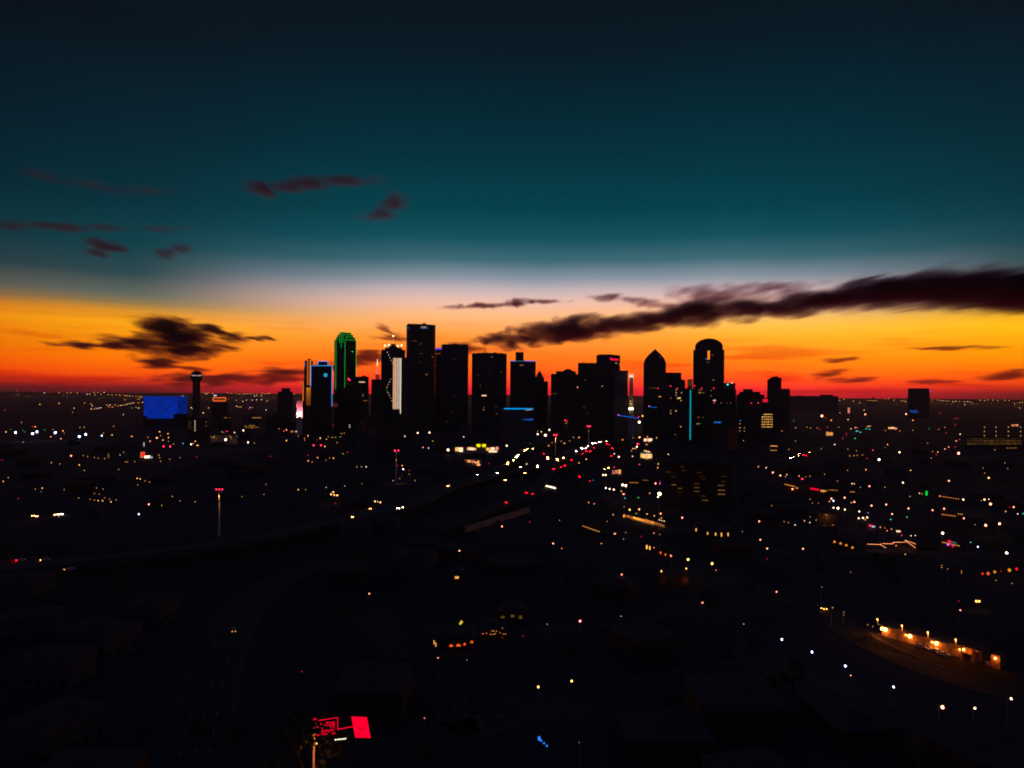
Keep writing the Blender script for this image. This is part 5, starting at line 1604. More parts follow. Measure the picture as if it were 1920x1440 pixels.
for u, v, c in ((907.5, 1188, 'R'), (909.6, 1188.4, 'O'), (915.8, 1187, 'O'), (925.8, 1183.2, 'A'), (929.5, 1183, 'A'), (934.5, 1183.4, 'O'), (923, 1189.2, 'A'), (926, 1189.8, 'R'), (929, 1189.4, 'A'), (931.8, 1188, 'A'), (941, 1186.4, 'O'), (947.5, 1188.8, 'A'), (950.8, 1188.8, 'O')):
    B.bulb("string_bulb", u, v, 't', c)
B = lit_block("yard", "dark yard edged by a dotted line of tiny amber bulbs", 1092, 1128, 985, 1006, [], 10, M_BRICK, cat='building')
for i in range(12):
    B.bulb("string_bulb", 1095.5 + i * 2.7, 986.4 + i * .95, 't', 'A')
B = Bld("sign_board", "glowing red blob-shaped sign above the porch-lit row houses", 'sign', 1317.7, G(1317.7, 990).y)
B.part("post", MB().tube((0, 0, 0), (0, 0, B.z(983)), .15, n=6), M_METAL)
B.part("red_panel", MB().extrude_y([(B.x(1313.4), B.z(981.6)), (B.x(1315.4), B.z(983.6)), (B.x(1320.6), B.z(984.2)), (B.x(1322.6), B.z(981.4)), (B.x(1319), B.z(980.2)), (B.x(1316), B.z(979.4)), (B.x(1313.8), B.z(979.6))], -.4, .2), em("red_blob", (1.0, .0, .06), 1.0))
LIT.append((1317.7, 981.5, B.D))
# small yellow sign and small blue sign of the foreground
B = Bld("sign_board", "small glowing yellow sign above the orange porches", 'sign', 867.5, G(867.5, 1182).y)
B.part("post", MB().tube((0, 0, 0), (0, 0, B.z(1172)), .08, n=6), M_METAL)
B.part("yellow_panel", MB().extrude_y([(B.x(864), B.z(1170)), (B.x(866.6), B.z(1171.8)), (B.x(869), B.z(1169)), (B.x(871.4), B.z(1165.6)), (B.x(869.4), B.z(1165)), (B.x(868), B.z(1162.6)), (B.x(866), B.z(1166))], -.2, .1), em("yellow_blob", (1.0, .62, .03), .9))
LIT.append((867.5, 1167, B.D))
B = Bld("sign_board", "small glowing blue sign with trailing dots near the bottom edge", 'sign', 1022, G(1022, 1408).y)
bl = em("blue_blob", (.02, .23, 1.0), .95)
pb = B.part("back_panel", MB().extrude_y([(B.x(1013), B.z(1391)), (B.x(1031), B.z(1401)), (B.x(1033), B.z(1398)), (B.x(1018), B.z(1378.6)), (B.x(1013), B.z(1379))], 0, .15), M_METAL)
B.part("blue_shape", MB().extrude_y([(B.x(1013.6), B.z(1388)), (B.x(1017.4), B.z(1389.8)), (B.x(1022.4), B.z(1391.2)), (B.x(1019.6), B.z(1386)), (B.x(1017.4), B.z(1381)), (B.x(1014.4), B.z(1380.2)), (B.x(1013.2), B.z(1383))], -.12, -.01), bl, pb)
for u, v, r1 in ((1025, 1393.6, 1.9), (1030.2, 1398.2, 1.9)):
    B.part("blue_dot", MB().tube((B.x(u), -.12, B.z(v)), (B.x(u), -.01, B.z(v)), r1 * B.m, n=12), bl, pb)
B.part("post", MB().tube((B.x(1022), .2, 0), (B.x(1022), .2, B.z(1392)), .08, n=6), M_METAL)
LIT.append((1022, 1390, B.D))

# ------------------------------------------------------------------ cranes with blue light
def crane(label, uj0, vj0, uj1, vj1, um, v0, v1, D, s):
    B = Bld("tower_crane", label, 'crane', um, D)
    bl = em("crane_blue_%d" % int(s * 10), (.01, .16, .95), s)
    mst = MB()
    z1 = B.z(vj0 + (vj1 - vj0) * (um - uj0) / (uj1 - uj0))
    for sx, sy in ((-1, -1), (1, -1), (1, 1), (-1, 1)):
        mst.tube((sx, sy, 0), (sx, sy, z1), .18, n=5)
    k = 0.0
    while k < z1 - 3:
        mst.tube((-1, -1, k), (1, -1, k + 3), .12, n=4)
        mst.tube((1, 1, k), (-1, 1, k + 3), .12, n=4)
        k += 3
    B.part("mast", mst, M_METAL)
    q0 = Vector((B.x(uj0), 0, B.z(vj0, 0, uj0)))
    q1 = Vector((B.x(uj1), 0, B.z(vj1, 0, uj1)))
    jb = B.part("jib", MB().tube(q0 + Vector((0, .8, .4)), q1 + Vector((0, .8, .4)), .35, n=5).tube(q0 + Vector((0, .8, 2.0)), q1 + Vector((0, .8, 2.0)), .2, n=5), M_METAL)
    B.part("light_line", MB().tube(q0 + Vector((0, -.6, 0)), q1 + Vector((0, -.6, 0)), .62 * B.m, n=6), bl, jb)
    if v1:
        B.part("light_line", MB().tube((0, -1.4, B.z(v1)), (0, -1.4, B.z(v0)), .5 * B.m, n=6), em("crane_dim_blue", (.01, .12, .6), .13))
    B.bulb("jib_lamp", uj0, vj0 - .6, 's', 'M')
    LIT.append(((uj0 + uj1) / 2, (vj0 + vj1) / 2, D))


crane("tower crane with its jib and mast drawn in blue light", 1159.4, 778.6, 1197.5, 784.2, 1187, 792, 832, 1330, .8)
crane("farther crane showing only a short blue-lit jib", 1217, 762.2, 1232, 764.6, 1224, 0, 0, 1560, .6)

# ramp wall dimly lit from below beside the highway
a_, b2 = G(872, 999), G(994, 961)
d_ = (b2 - a_)
nn = Vector((-d_.y, d_.x, 0)).normalized() * .4
o = MB().add([a_, b2, b2 + nn, a_ + nn] + [x + Vector((0, 0, 5.0)) for x in (a_, b2, b2 + nn, a_ + nn)], [(0, 3, 2, 1), (4, 5, 6, 7), (0, 1, 5, 4), (1, 2, 6, 5), (2, 3, 7, 6), (3, 0, 4, 7)]).obj("ramp_wall", M_STUCCO)
tag(o, "ramp wall dimly lit brown beside the highway bend", 'wall')
for i in range(5):
    q1 = a_ + d_ * (i + .5) / 5 - nn * 8
    MB().tube((q1.x, q1.y, 0), (q1.x, q1.y, .9), .07, n=6).obj("wall_washer", M_METAL, o)
    ld = bpy.data.lights.new("wall_washer_light", 'POINT')
    ld.energy = 22
    ld.color = (1, .3, .06)
    ld.shadow_soft_size = .1
    link("wall_washer_light", ld, o, (q1.x, q1.y, 1.3))


# long bus with bright white windows near the highway bend
p0, p1 = G(1012, 911.5), G(1042.5, 919)
dd = (p1 - p0)
LB = dd.length
r = empty("bus", p0, math.atan2(dd.y, dd.x))
tag(r, "long bus with a bright white window band near the highway bend", 'bus')
bp_ = pbr("bus_paint", (.4, .38, .35), (.5, .48, .44), .5, .4, .4)
bd = MB().extrude_y([(0, .45), (LB, .45), (LB, 2.9), (LB - .3, 3.25), (.3, 3.25), (0, 2.9)], 0, 2.6).obj("body", bp_, r)
nw_ = max(6, int(LB / 1.9))
for i in range(nw_):
    x = .5 + (LB - 1.0) * i / nw_
    MB().box(x, x + (LB - 1.0) / nw_ - .18, -.06, -.005, 1.2, 2.75).obj("window", em("bus_window_%d" % (i % 3), (1.0, .82, .55), (2.2, 3.4, 1.5)[i % 3]), r)
for x in (1.6, LB * .5, LB - 2.2):
    for y in (.05, 2.3):
        w = MB().tube((x, y, .48), (x, y + .25, .48), .48, n=12).obj("wheel", M_TYRE, r)
MB().box(-.06, -.005, .3, 2.3, .9, 2.6).obj("taillight", em("bus_tail", (1.0, .12, .03), 1.1), r)
LIT += [(1016, 909, p0.y), (1040, 915, p1.y)]
# ------------------------------------------------------------------ orange-lit yard: long low building with lamps, parked cars
ga, gb = G(1652, 1192), G(1836, 1243)
ax = (gb - ga).normalized()
ang = math.atan2(ax.y, ax.x)
YL = (gb - ga).length
r = empty("storage_building", ga, ang)
tag(r, "long low building lit orange by a row of lamps along its eave", 'building')
wh, wd = 4.6, 9.0
back = 1.0 if True else -1.0
M_YARD = pbr("ochre_render", (.24, .13, .06), (.32, .18, .09), .4, .9, .1)
MB().box(0, YL, 0, wd, 0, wh).obj("wall", M_YARD, r)
MB().box(-.8, YL + .4, -1.5, wd + .6, wh + .01, wh + .35).obj("roof", M_ROOF, r)
MB().box(-.8, YL + .4, -1.62, -1.5, wh - .12, wh + .42).obj("eave_board", pbr("eave_paint", (.5, .4, .26), (.6, .5, .34), .4, .7, .2), r)


def yard_x(u, v, h):
    q1 = G(u, v, h) - ga
    return q1.dot(ax)


nb = int(YL / 3.3)
for i in range(nb):
    x = (i + .5) * YL / nb
    d = MB().box(x - 1.1, x + 1.1, -.07, -.005, .02, 2.7).obj("roller_door", pbr("door_metal", (.3, .2, .12), (.38, .26, .16), 1.0, .6, .3), r)
    for k in range(5):
        MB().box(x - 1.08, x + 1.08, -.10, -.071, .15 + k * .52, .55 + k * .52).obj("slat", MATS["door_metal"], d)


def yard_lamp(u, v, h, size, y, point=0.0, name="wall_lamp"):
    x = yard_x(u, v, h)
    D = G(u, v, h).y
    rr_ = SIZE[size][0] * PX * D * 1.6
    fx = MB().box(x - .22, x + .22, y, y + .5, h + rr_ * .6, h + rr_ * .6 + .16).obj("lamp_bracket", M_METAL, r)
    link("lamp_globe", yard_bulb(size), fx, (x, y, h), scale=rr_)
    if point:
        ld = bpy.data.lights.new(name, 'POINT')
        ld.energy = point
        ld.color = (1.0, .20, .015)
        ld.shadow_soft_size = .15
        link(name, ld, fx, (x, y - rr_ * .2 - .15, h - rr_ - .2))
    LIT.append((u, v, D))


def yard_bulb(size):
    k = ('yard', size)
    if k not in BULBS:
        BULBS[k] = MB().ball((0, 0, 0), 1.0, 5, 8).mesh("lamp_globe", em("yard_lamp_" + size, (1.0, .34, .07), {'s': 7, 'm': 9, 'l': 14}[size]))
    return BULBS[k]


for u, v, sz, e_ in ((1656.6, 1178, 'l', 300), (1673.4, 1175.8, 'l', 300), (1698.4, 1190.4, 's', 120), (1709, 1187, 's', 60), (1715, 1189.4, 'l', 300), (1742.5, 1205.4, 's', 120), (1753.4, 1202.4, 's', 60), (1759.7, 1204.6, 'l', 300),
                     (1789, 1221.8, 's', 120), (1800, 1217.8, 's', 160)):
    yard_lamp(u, v, 3.4, sz, -1.0, e_)
for u, v in ((1652, 1161.4), (1693.4, 1175), (1737, 1189.4), (1783.6, 1205.4)):
    x = yard_x(u, v, 6.2)
    pm = MB().box(x - .25, x + .25, -.9, -.5, wh + .36, 7.2).obj("roof_lamp_column", pbr("lit_column", (.6, .5, .35), (.7, .6, .42), .5, .7, .2), r)
    link("lamp_globe", yard_bulb('s'), pm, (x, -1.1, 6.8), scale=.3)
    ld = bpy.data.lights.new("roof_lamp", 'POINT')
    ld.energy = 150
    ld.color = (1, .22, .02)
    ld.shadow_soft_size = .1
    link("roof_lamp", ld, pm, (x, -1.6, 6.4))
    LIT.append((u, v, G(u, v, 6.2).y))
# entrance porch and end wall
xp = yard_x(1822, 1222, 2.5)
pp = MB().box(xp - 1.6, xp + 2.6, -2.6, -2.3, 2.9, 5.4).box(xp - 1.6, xp - 1.1, -2.6, -.02, 0, 5.4).box(xp + 2.2, xp + 2.6, -2.6, -.02, 0, 5.4).obj("porch", M_YARD, r)
link("lamp_globe", yard_bulb('l'), pp, (xp - .3, -3.1, 4.4), scale=.42)
for x in (xp - .3, xp + 1.8):
    ld = bpy.data.lights.new("porch_lamp", 'POINT')
    ld.energy = 170
    ld.color = (1, .20, .015)
    ld.shadow_soft_size = .2
    link("porch_lamp", ld, pp, (x, -3.9, 4.2))
xe = yard_x(1873.6, 1240, 2.5)
ew = MB().box(xe - 2.2, xe + .9, -1.2, 2.5, 0, 5.0).obj("end_wall", M_YARD, r)
link("lamp_globe", yard_bulb('l'), ew, (xe - .5, -1.7, 3.9), scale=.42)
ld = bpy.data.lights.new("end_wall_lamp", 'POINT')
ld.energy = 260
ld.color = (1, .20, .015)
ld.shadow_soft_size = .2
link("end_wall_lamp", ld, ew, (xe - .5, -2.5, 3.9))
LIT += [(1822, 1218, 285), (1873, 1235, 280)] + [(1650 + 8 * i, 1195 + 2.4 * i, 290) for i in range(30)] + [(1650 + 8 * i, 1210 + 2.4 * i, 280) for i in range(30)]
# fence between them
xf0, xf1 = yard_x(1843, 1246, .8), yard_x(1868, 1252, .8)
fn = empty("fence", ga + ax * xf0 - Vector((-ax.y, ax.x, 0)) * 1.0, ang)
tag(fn, "short railed fence by the end wall of the orange-lit building", 'fence')
ft = pbr("fence_paint", (.5, .42, .3), (.6, .5, .36), .5, .7, .2)
for z in (.5, 1.1, 1.7):
    MB().box(0, xf1 - xf0, -.04, .04, z - .1, z + .1).obj("rail", ft, fn)
for i in range(5):
    x = (xf1 - xf0) * i / 4
    MB().box(x - .07, x + .07, .041, .16, 0, 1.95).obj("post", ft, fn)
# yard paving
side = Vector((-ax.y, ax.x, 0))
q = [ga - ax * 4 - side * 16, gb + ax * 14 - side * 16, gb + ax * 14 - side * .02, ga - ax * 4 - side * .02]
o = MB().add([(p.x, p.y, .02) for p in q], [(0, 1, 2, 3)]).obj("pavement", pbr("fresh_tar", (.012, .012, .013), (.02, .02, .022), .5, .9, .1))
tag(o, kind='structure')
for u, v, da, pt, lb in ((1727, 1212.4, 12, 4, "pale parked saloon, first in the orange-lit yard"), (1745.4, 1216, 70, 0, "silver parked car seen end-on in the orange-lit yard"), (1757.4, 1221, 8, 4, "cream parked saloon in the middle of the orange-lit yard"),
                         (1768.6, 1227, 14, 0, "grey parked car, last in the orange-lit yard")):
    p = G(u, v + 2.5)
    p.z = .03
    car(p, ang + math.radians(da), label=lb, group="cars parked in the orange-lit yard", paint=pt, full=True)
    LIT.append((u, v, p.y))

# ------------------------------------------------------------------ red roadside sign at the bottom edge
SD = 168.0
B = Bld("roadside_sign", "tall roadside sign with red neon text frame and a solid red panel", 'sign', 594, SD)
red = em("red_neon", (1.0, .0, .03), 1.0)
redp = em("red_sign_panel", (1.0, .0, .028), 1.0)
post_m = pbr("cream_post_paint", (.62, .56, .42), (.7, .64, .5), 1.0, .6, .3)
B.part("post", MB().tube((B.x(593.6), 0, 0), (B.x(593.6), 0, B.z(1362)), .36, .30, n=14), post_m)
B.part("post_cap", MB().tube((B.x(593.6), 0, B.z(1362)), (B.x(593.6), 0, B.z(1359)), .22, .05, n=10), M_METAL)
# text frame, facing the viewer squarely
fr = empty("text_frame", (B.x(595), 0, 0))
fr.parent = B.root
m1 = B.m


def sx_(u):
    return B.x(u) - B.x(595)


def sz_(u, v):
    return B.z(v, 0, u)


def fbox(name, u0, v0, u1, v1, r_=.10):
    return MB().tube((sx_(u0), -.5, sz_(u0, v0)), (sx_(u1), -.5, sz_(u1, v1)), r_, n=6).obj(name, red, fr)


fbox("neon_tube", 602, 1348.6, 637.6, 1343.3)
fbox("neon_tube", 637.6, 1343.3, 637.8, 1365.4)
fbox("neon_tube", 597, 1376.6, 619, 1373.4)
arm = B.part("neon_arm", MB().tube((B.x(637.8), -.5, B.z(1365.4, 0, 637.8)), (B.x(667), -.1, B.z(1361.2, 0, 667)), .11, n=6), red)
for u in (602.5, 616, 633):
    MB().tube((sx_(u), -.4, sz_(u, 1376)), (sx_(u), -.4, sz_(u, 1346)), .05, n=6).obj("back_rail", M_METAL, fr)
MB().tube((sx_(597), -.4, sz_(597, 1362)), (sx_(637), -.4, sz_(637, 1357)), .05, n=6).obj("back_rail", M_METAL, fr)


def text(body, u, v, size_px, align='LEFT', name="sign_text"):
    cu = bpy.data.curves.new(name, 'FONT')
    cu.body = body
    cu.size = size_px * m1 * 1.38
    cu.extrude = .04
    cu.offset = .012
    cu.align_x = align
    cu.materials.append(red)
    tmp = bpy.data.objects.new("tmp_text", cu)
    COL.objects.link(tmp)
    bpy.context.view_layer.update()
    me = bpy.data.meshes.new_from_object(tmp.evaluated_get(bpy.context.evaluated_depsgraph_get()))
    bpy.data.objects.remove(tmp)
    bpy.data.curves.remove(cu)
    if not me.materials:
        me.materials.append(red)
    o = link(name, me, fr)
    o.location = (sx_(u), -.55, sz_(u, v))
    o.rotation_euler = (math.radians(90), 0, 0)
    return o


text("\u201c", 591.6, 1355.2, 11)
text("\u201d", 626.5, 1382, 11)
text("-70%", 633.4, 1357.4, 7.6, 'RIGHT')
text("N A", 632.6, 1361.6, 3.4, 'RIGHT')
text("QUALITY", 632.6, 1368.4, 4.6, 'RIGHT')
# broken letters at the shaded end of the sign
for u, v, w, h in ((605.6, 1353.6, 2.0, 2.6), (598.6, 1359.4, 2.2, 3.0), (607.6, 1362.6, 2.0, 2.2), (598.2, 1368.6, 1.8, 3.0), (601.4, 1367.6, 2.4, 1.4), (604.4, 1368.2, 1.6, 2.6), (607.4, 1367.6, 1.6, 2.6), (610, 1368.2, 1.4, 2.0), (597, 1354.6, 1.2, 1.0)):
    MB().box(sx_(u), sx_(u + w), -.56, -.5, sz_(u, v + h), sz_(u, v)).obj("letter_piece", red, fr)
# solid red leaning panel with a dark smile-shaped mark
pan = [(670.6, 1381.8), (699.8, 1382.2), (692.6, 1344.6), (663.2, 1343.6)]
pn = B.part("red_panel", MB().extrude_y([(B.x(u), B.z(v, 0, u)) for u, v in pan], -.25, .2), redp)
sm = MB()
for i in range(8):
    t0, t1 = i / 8, (i + 1) / 8
    f = lambda t: (674.6 + 14.6 * t, 1360.6 + 5.6 * math.sin(math.pi * (t * .9 + .06)))
    (u0, v0), (u1, v1) = f(t0), f(t1)
    sm.tube((B.x(u0), -.30, B.z(v0, 0, u0)), (B.x(u1), -.30, B.z(v1, 0, u1)), .07 + .05 * math.sin(math.pi * (t0 + .06)), n=6)
B.part("smile_mark", sm, em("dim_red_mark", (.55, .0, .02), 1.0), pn)
B.part("panel_post", MB().tube((B.x(684), .5, 0), (B.x(684), .5, B.z(1378, 0, 684)), .16, n=10), M_METAL)
# small white strip sign
ws = B.part("strip_sign", MB().box(B.x(631.6), B.x(654.4), -.6, -.35, B.z(1384.8, 0, 643), B.z(1381.4, 0, 643)), M_METAL)
for i in range(7):
    u = 632.2 + i * 3.15
    B.part("sign_letter", MB().box(B.x(u), B.x(u + 2.5), -.68, -.605, B.z(1384.2, 0, 643), B.z(1382, 0, 643)), em("strip_letter_%d" % (i % 3), [(1, .95, .7), (1, .8, .4), (.85, 1, .9)][i % 3], 1.4), ws)
B.part("strip_post", MB().tube((B.x(643), -.3, 0), (B.x(643), -.3, B.z(1384.8, 0, 643)), .06, n=6), M_METAL)
# one lamp bulb, plus added fill lights that brighten the post evenly
lampc = B.part("post_lamp", MB().ball((B.x(598.6), -.75, B.z(1391.4)), .13, 5, 8), em("post_lamp", (1.0, .5, .12), 6.0))
B.part("lamp_arm", MB().tube((B.x(594), -.2, B.z(1389)), (B.x(598.4), -.7, B.z(1390)), .03, n=5), M_METAL)
for (u, y, v, en) in ((598.6, -.95, 1391, 70), (593, -1.6, 1380, 70), (594, -1.6, 1405, 60), (594, -1.6, 1422, 45), (594, -1.6, 1440, 40)):
    ld = bpy.data.lights.new("post_floodlight", 'POINT')
    ld.energy = en
    ld.color = (1.0, .24, .02)
    ld.shadow_soft_size = .1
    link("post_floodlight", ld, lampc, (B.x(u), y, B.z(v)))
LIT += [(594, 1400, SD), (615, 1360, SD), (680, 1362, SD)]


# ------------------------------------------------------------------ trees
def tree_meshes(seed, hgt):
    rr = random.Random(seed)
    t = MB()
    t.tube((0, 0, 0), (.1, .05, hgt * .42), hgt * .03, hgt * .02, n=8)
    cl = []
    for i in range(9):
        a = i * 2.4 + rr.uniform(-.4, .4)
        z0 = hgt * rr.uniform(.28, .45)
        ln_ = hgt * rr.uniform(.24, .4)
        e = Vector((math.cos(a) * ln_ * .85, math.sin(a) * ln_ * .85, z0 + ln_ * rr.uniform(.45, 1.0)))
        t.tube((.07, .03, z0), e, hgt * .013, hgt * .004, n=5)
        cl.append(e)
    cl += [Vector((rr.uniform(-.12, .12) * hgt, rr.uniform(-.12, .12) * hgt, hgt * rr.uniform(.7, .9))) for _ in range(5)]
    c = MB()
    for e in cl:
        R_ = hgt * rr.uniform(.11, .17)
        for k in range(46):
            d = Vector((rr.gauss(0, 1), rr.gauss(0, 1), rr.gauss(0, .8))).normalized() * R_ * rr.uniform(.35, 1.1)
            p = e + d
            s = hgt * rr.uniform(.018, .034)
            a = Vector((rr.gauss(0, 1), rr.gauss(0, 1), rr.gauss(0, 1))).normalized() * s
            b_ = a.orthogonal().normalized() * s * .7
            c.add([p - a, p + b_, p + a, p - b_], [(0, 1, 2, 3)])
    return t.mesh("trunk", M_BARK), c.mesh("crown", M_LEAF)


TREES = [tree_meshes(s, h) for s, h in ((1, 9), (2, 11), (3, 7.5), (4, 10))]


def tree(p, k, sc, rz, label, group):
    r = empty("tree", p, rz)
    tag(r, label, 'tree', group)
    link("trunk", TREES[k][0], r, scale=sc)
    link("crown", TREES[k][1], r, scale=sc)
    return r


# big tree beside the sign, its leaves catching the lamp light
tp = P(577, 1380, SD - 1.5)
tree((tp.x, tp.y, 0), 1, 2.45, .6, "tall tree beside the red roadside sign catching orange lamp light", "street trees")
RT = random.Random(21)
spots = []


def covered(x, y, hw, z):
    """would something hw wide and z tall at (x, y) stand in front of a light?"""
    if y < 40:
        return True
    d = y
    a = x / d
    u0 = 960 + (a - hw / d) * F
    u1 = 960 + (a + hw / d) * F
    vt = 740.5 + (H - z) / d * F
    vb = 740.5 + H / max(d - hw, 10) * F
    for (u, v, D) in LIT:
        dv = v - (u - 960) * math.tan(ROLL)
        if D > d - hw * 1.2 and u0 - 4 < u < u1 + 4 and vt - 4 < dv < vb + 3:
            return True
    return False


def near_road(x, y, m):
    for path, _ in PATHS.values():
        for a, b in path[::2]:
            if (a - x) ** 2 + (b - y) ** 2 < (m + 16) ** 2:
                return True
    for path in STREETS:
        for a, b in path[::2]:
            if (a - x) ** 2 + (b - y) ** 2 < (m + 8) ** 2:
                return True
    return False


TAKEN = []


def free(x, y, rad):
    for a, b, c in TAKEN:
        if (a - x) ** 2 + (b - y) ** 2 < (rad + c) ** 2:
            return False
    return True


for o in list(scene.objects):
    if o.parent is None and o.get('category') and o.get('category') not in ('street lamp', 'traffic light', 'floodlight', 'car', 'cloud', 'tree'):
        if o.location.y > 1:
            rad = 14.0
            for c in o.children:
                if c.type == 'MESH' and c.name.split('.')[0] in ('body', 'wall'):
                    rad = max(rad, max(abs(v.co.x) for v in c.data.vertices) * 1.1, 25)
            TAKEN.append((o.location.x, o.location.y, rad))


# ------------------------------------------------------------------ dark mid-rise and low-rise fabric between the lights
def block_mesh(k):
    rr = random.Random(k)
    w, d, h = rr.uniform(16, 30), rr.uniform(14, 24), rr.uniform(5, 11)
    b = MB().box(-w / 2, w / 2, -d / 2, d / 2, 0, h, 0)
    b.box(-w / 2 - .2, w / 2 + .2, -d / 2 - .2, d / 2 + .2, h + .005, h + .5, 1)
    for i in range(3):
        x, y = rr.uniform(-w * .35, w * .25), rr.uniform(-d * .3, d * .2)
        b.box(x, x + rr.uniform(1.5, 3), y, y + rr.uniform(1.5, 3), h + .505, h + rr.uniform(1.2, 2.4), 1)
    for i in range(int(w / 4)):
        x = -w / 2 + 2 + i * 4
        b.box(x - .9, x + .9, -d / 2 - .08, -d / 2 + .02, 1.2, 3.0, 2)
    return b.mesh("low_block", [[M_BRICK, M_CONC, M_BRICK][k % 3], M_ROOF, M_GLASS]), max(w, d) / 2, h


def mid_mesh(k):
    rr = random.Random(k + 50)
    w, d, h = rr.uniform(24, 44), rr.uniform(20, 34), rr.uniform(22, 62)
    b = MB().box(-w / 2, w / 2, -d / 2, d / 2, 0, h, 0)
    b.box(-w / 2 - .2, w / 2 + .2, -d / 2 - .2, d / 2 + .2, h + .005, h + .9, 1)
    b.box(-w * .2, w * .15, -d * .2, d * .2, h + .905, h + 4.5, 1)
    return b.mesh("mid_block", [M_TOWER[k % 3], M_ROOF]), max(w, d) / 2, h


LOW = [block_mesh(k) for k in range(9)]
MID = [mid_mesh(k) for k in range(8)]


def words_at(x, y, z):
    u = 960 + x / y * F
    v = 740.5 + (H - z) / y * F + (u - 960) * math.tan(ROLL)
    return u, v, zone(u, v)


n_b = 0
for i in range(1500):
    if n_b >= 60:
        break
    y = RT.uniform(1250, 2050)
    x = y * RT.uniform(-.36, .40)
    me, rad, h = MID[RT.randrange(8)]
    if not free(x, y, rad) or near_road(x, y, rad) or covered(x, y, rad * 1.3, h + 5):
        continue
    u, v, zn = words_at(x, y, h)
    rz = RT.choice((0, .35, .78)) + RT.uniform(-.05, .05)
    o = link("office_block", me, None, (x, y, 0), rz)
    tag(o, "dark mid-rise block " + zn, 'building', "unlit mid-rise blocks " + zn)
    TAKEN.append((x, y, rad))
    n_b += 1
n_l = 0
for i in range(4000):
    if n_l >= 90:
        break
    y = 170 + 1500 * RT.random() ** 1.3
    x = y * RT.uniform(-.72, .72)
    me, rad, h = LOW[RT.randrange(9)]
    if not free(x, y, rad + 2) or near_road(x, y, rad) or covered(x, y, rad * 1.3, h + 2):
        continue
    u, v, zn = words_at(x, y, h)
    if v > 1470:
        continue
    o = link("low_building", me, None, (x, y, 0), RT.choice((0, .35, 1.57, 1.2)) + RT.uniform(-.08, .08))
    tag(o, "dark low building " + zn, 'building', "unlit low buildings " + zn)
    TAKEN.append((x, y, rad))
    n_l += 1
n_t = 0
for i in range(5000):
    if n_t >= 90:
        break
    y = 165 + 700 * RT.random() ** 1.4
    x = y * RT.uniform(-.72, .72)
    k = RT.randrange(4)
    if not free(x, y, 4) or near_road(x, y, -4) or covered(x, y, 4.5, 12):
        continue
    u, v, zn = words_at(x, y, 6)
    if v > 1460:
        continue
    tree((x, y, 0), k, RT.uniform(.8, 1.25), RT.uniform(0, 6.28), "dark leafy tree " + zn, "dark trees " + zn)
    TAKEN.append((x, y, 4))
    n_t += 1

# ------------------------------------------------------------------ glitter of the far city, too small to tell apart
far_b = MB()
FM = [em("far_" + k, CC[k], s) for k, s in (('O', 2.0), ('A', 1.8), ('W', 2.4), ('R', 2.2), ('G', 2.0), ('B', 2.2))]
KI = {'O': 0, 'A': 1, 'W': 2, 'R': 3, 'G': 4, 'B': 5}


def far(u, v, c, r_=.40):
    """lamps kilometres away; the ones seen at the horizon stand on the far rise"""
    a, b = tan_uv(u, v)
    D = min(H / max(b, 1e-5), 12000.0)
    z = max(H - b * D, 3.0)
    rr = r_ * PX * D
    x = a * D
    far_b.add([(x - rr, D, z), (x + rr, D, z), (x, D - rr, z), (x, D + rr, z), (x, D, z - rr), (x, D, z + rr)],
              [(4, 2, 0), (4, 1, 2), (4, 3, 1), (4, 0, 3), (5, 0, 2), (5, 2, 1), (5, 1, 3), (5, 3, 0)], KI[c])


FARPTS = """83,736.5,W 94,736,R 111,736,A 126,736.5,A 133,736.5,A 145,736.7,O 160,732,R 163,739,W 168,739,W 176,736,A 183,736,A 189,739,A 178,740,A 195,735.5,W 219,732.5,R 203,740,O 210,740.4,O 31,733,R 61,733,R
233,741.5,O 238,742,O 243,742.5,W 248,743,O 255,743,O 261,743.6,O 265,744,W 218,740.6,O 224,741,O 234,750,O 258,749,O 262,748,O 74,759,O 75,759,O 110,757,O 111,757,O 158,756,A 170,758,O 173,761.5,W 171,768,W 177,767.5,O 181,767,W 185,766.3,W 189,765.6,W
200,760,O 203,763,A 206,760,W 208,765,R 211,764,O 215.6,760,O 221,762,A 226,761,W 230,760.5,A 234,759.5,O 238,758.6,W 242,757.6,A 246,756.8,W 250,756,W 259,756,O 262,756,R 267,755,W 247,766,G 255,765,O 260,766,W 139,766,W 342.5,742,W 358,765,W 360,767,O 374,767,O 391,766,O
381,736,A 384,738,A 387,738.6,W 390,737,A 394,736,R 399,738,A 427,737,A 434,737.5,O 443,738,A 449,739,A 456,739,O 460,738.5,O 464,738.6,A 470,738.6,O 476,738.6,O 481,739,A 488,738.6,R 492,738,A 497,738.6,O 502,738,A 477,742.6,W 482,742,A 490,742.4,W 505,737,O 551,738.6,A
462,751,W 473,751,W 481,750,W 490,750,B 500,752.5,O 443.5,762.5,W 448,763.8,O 451.7,764,O 469,765,B 473,765,O 466.5,768,R 498.5,770,B 443,751,O 455,753,W
1574,751,A 1582,749,A 1550,760.4,O 1523,760,O 1612,755,A 1660,748.6,A 1666,748,O 1676,750,A 1690,752,A 1694,751,O 1698,753,W 1748,750,A 1757,750,O 1763,751,A 1768,751.5,W 1774,752,A 1779,752,O 1787,752.6,W 1792,752.4,W 1799,752.6,A 1808,753.4,A 1814,753,W 1819,754,A 1823,756,A 1809,759,W
1838,750.6,A 1846,751.4,O 1852,750,A 1862,750.4,O 1870,751,A 1884,750.6,A 1892,751,O 1902,757,A 1912,755,A 1917,754.6,O 1912,766,O 1726,763,O 1620,769.6,W 1600,752,O 1536,752,O 1512,750,A"""
for tok in FARPTS.split():
    a, b_, c = tok.split(',')
    far(float(a), float(b_), c, .46 if c != 'R' else .4)
rf = random.Random(9)
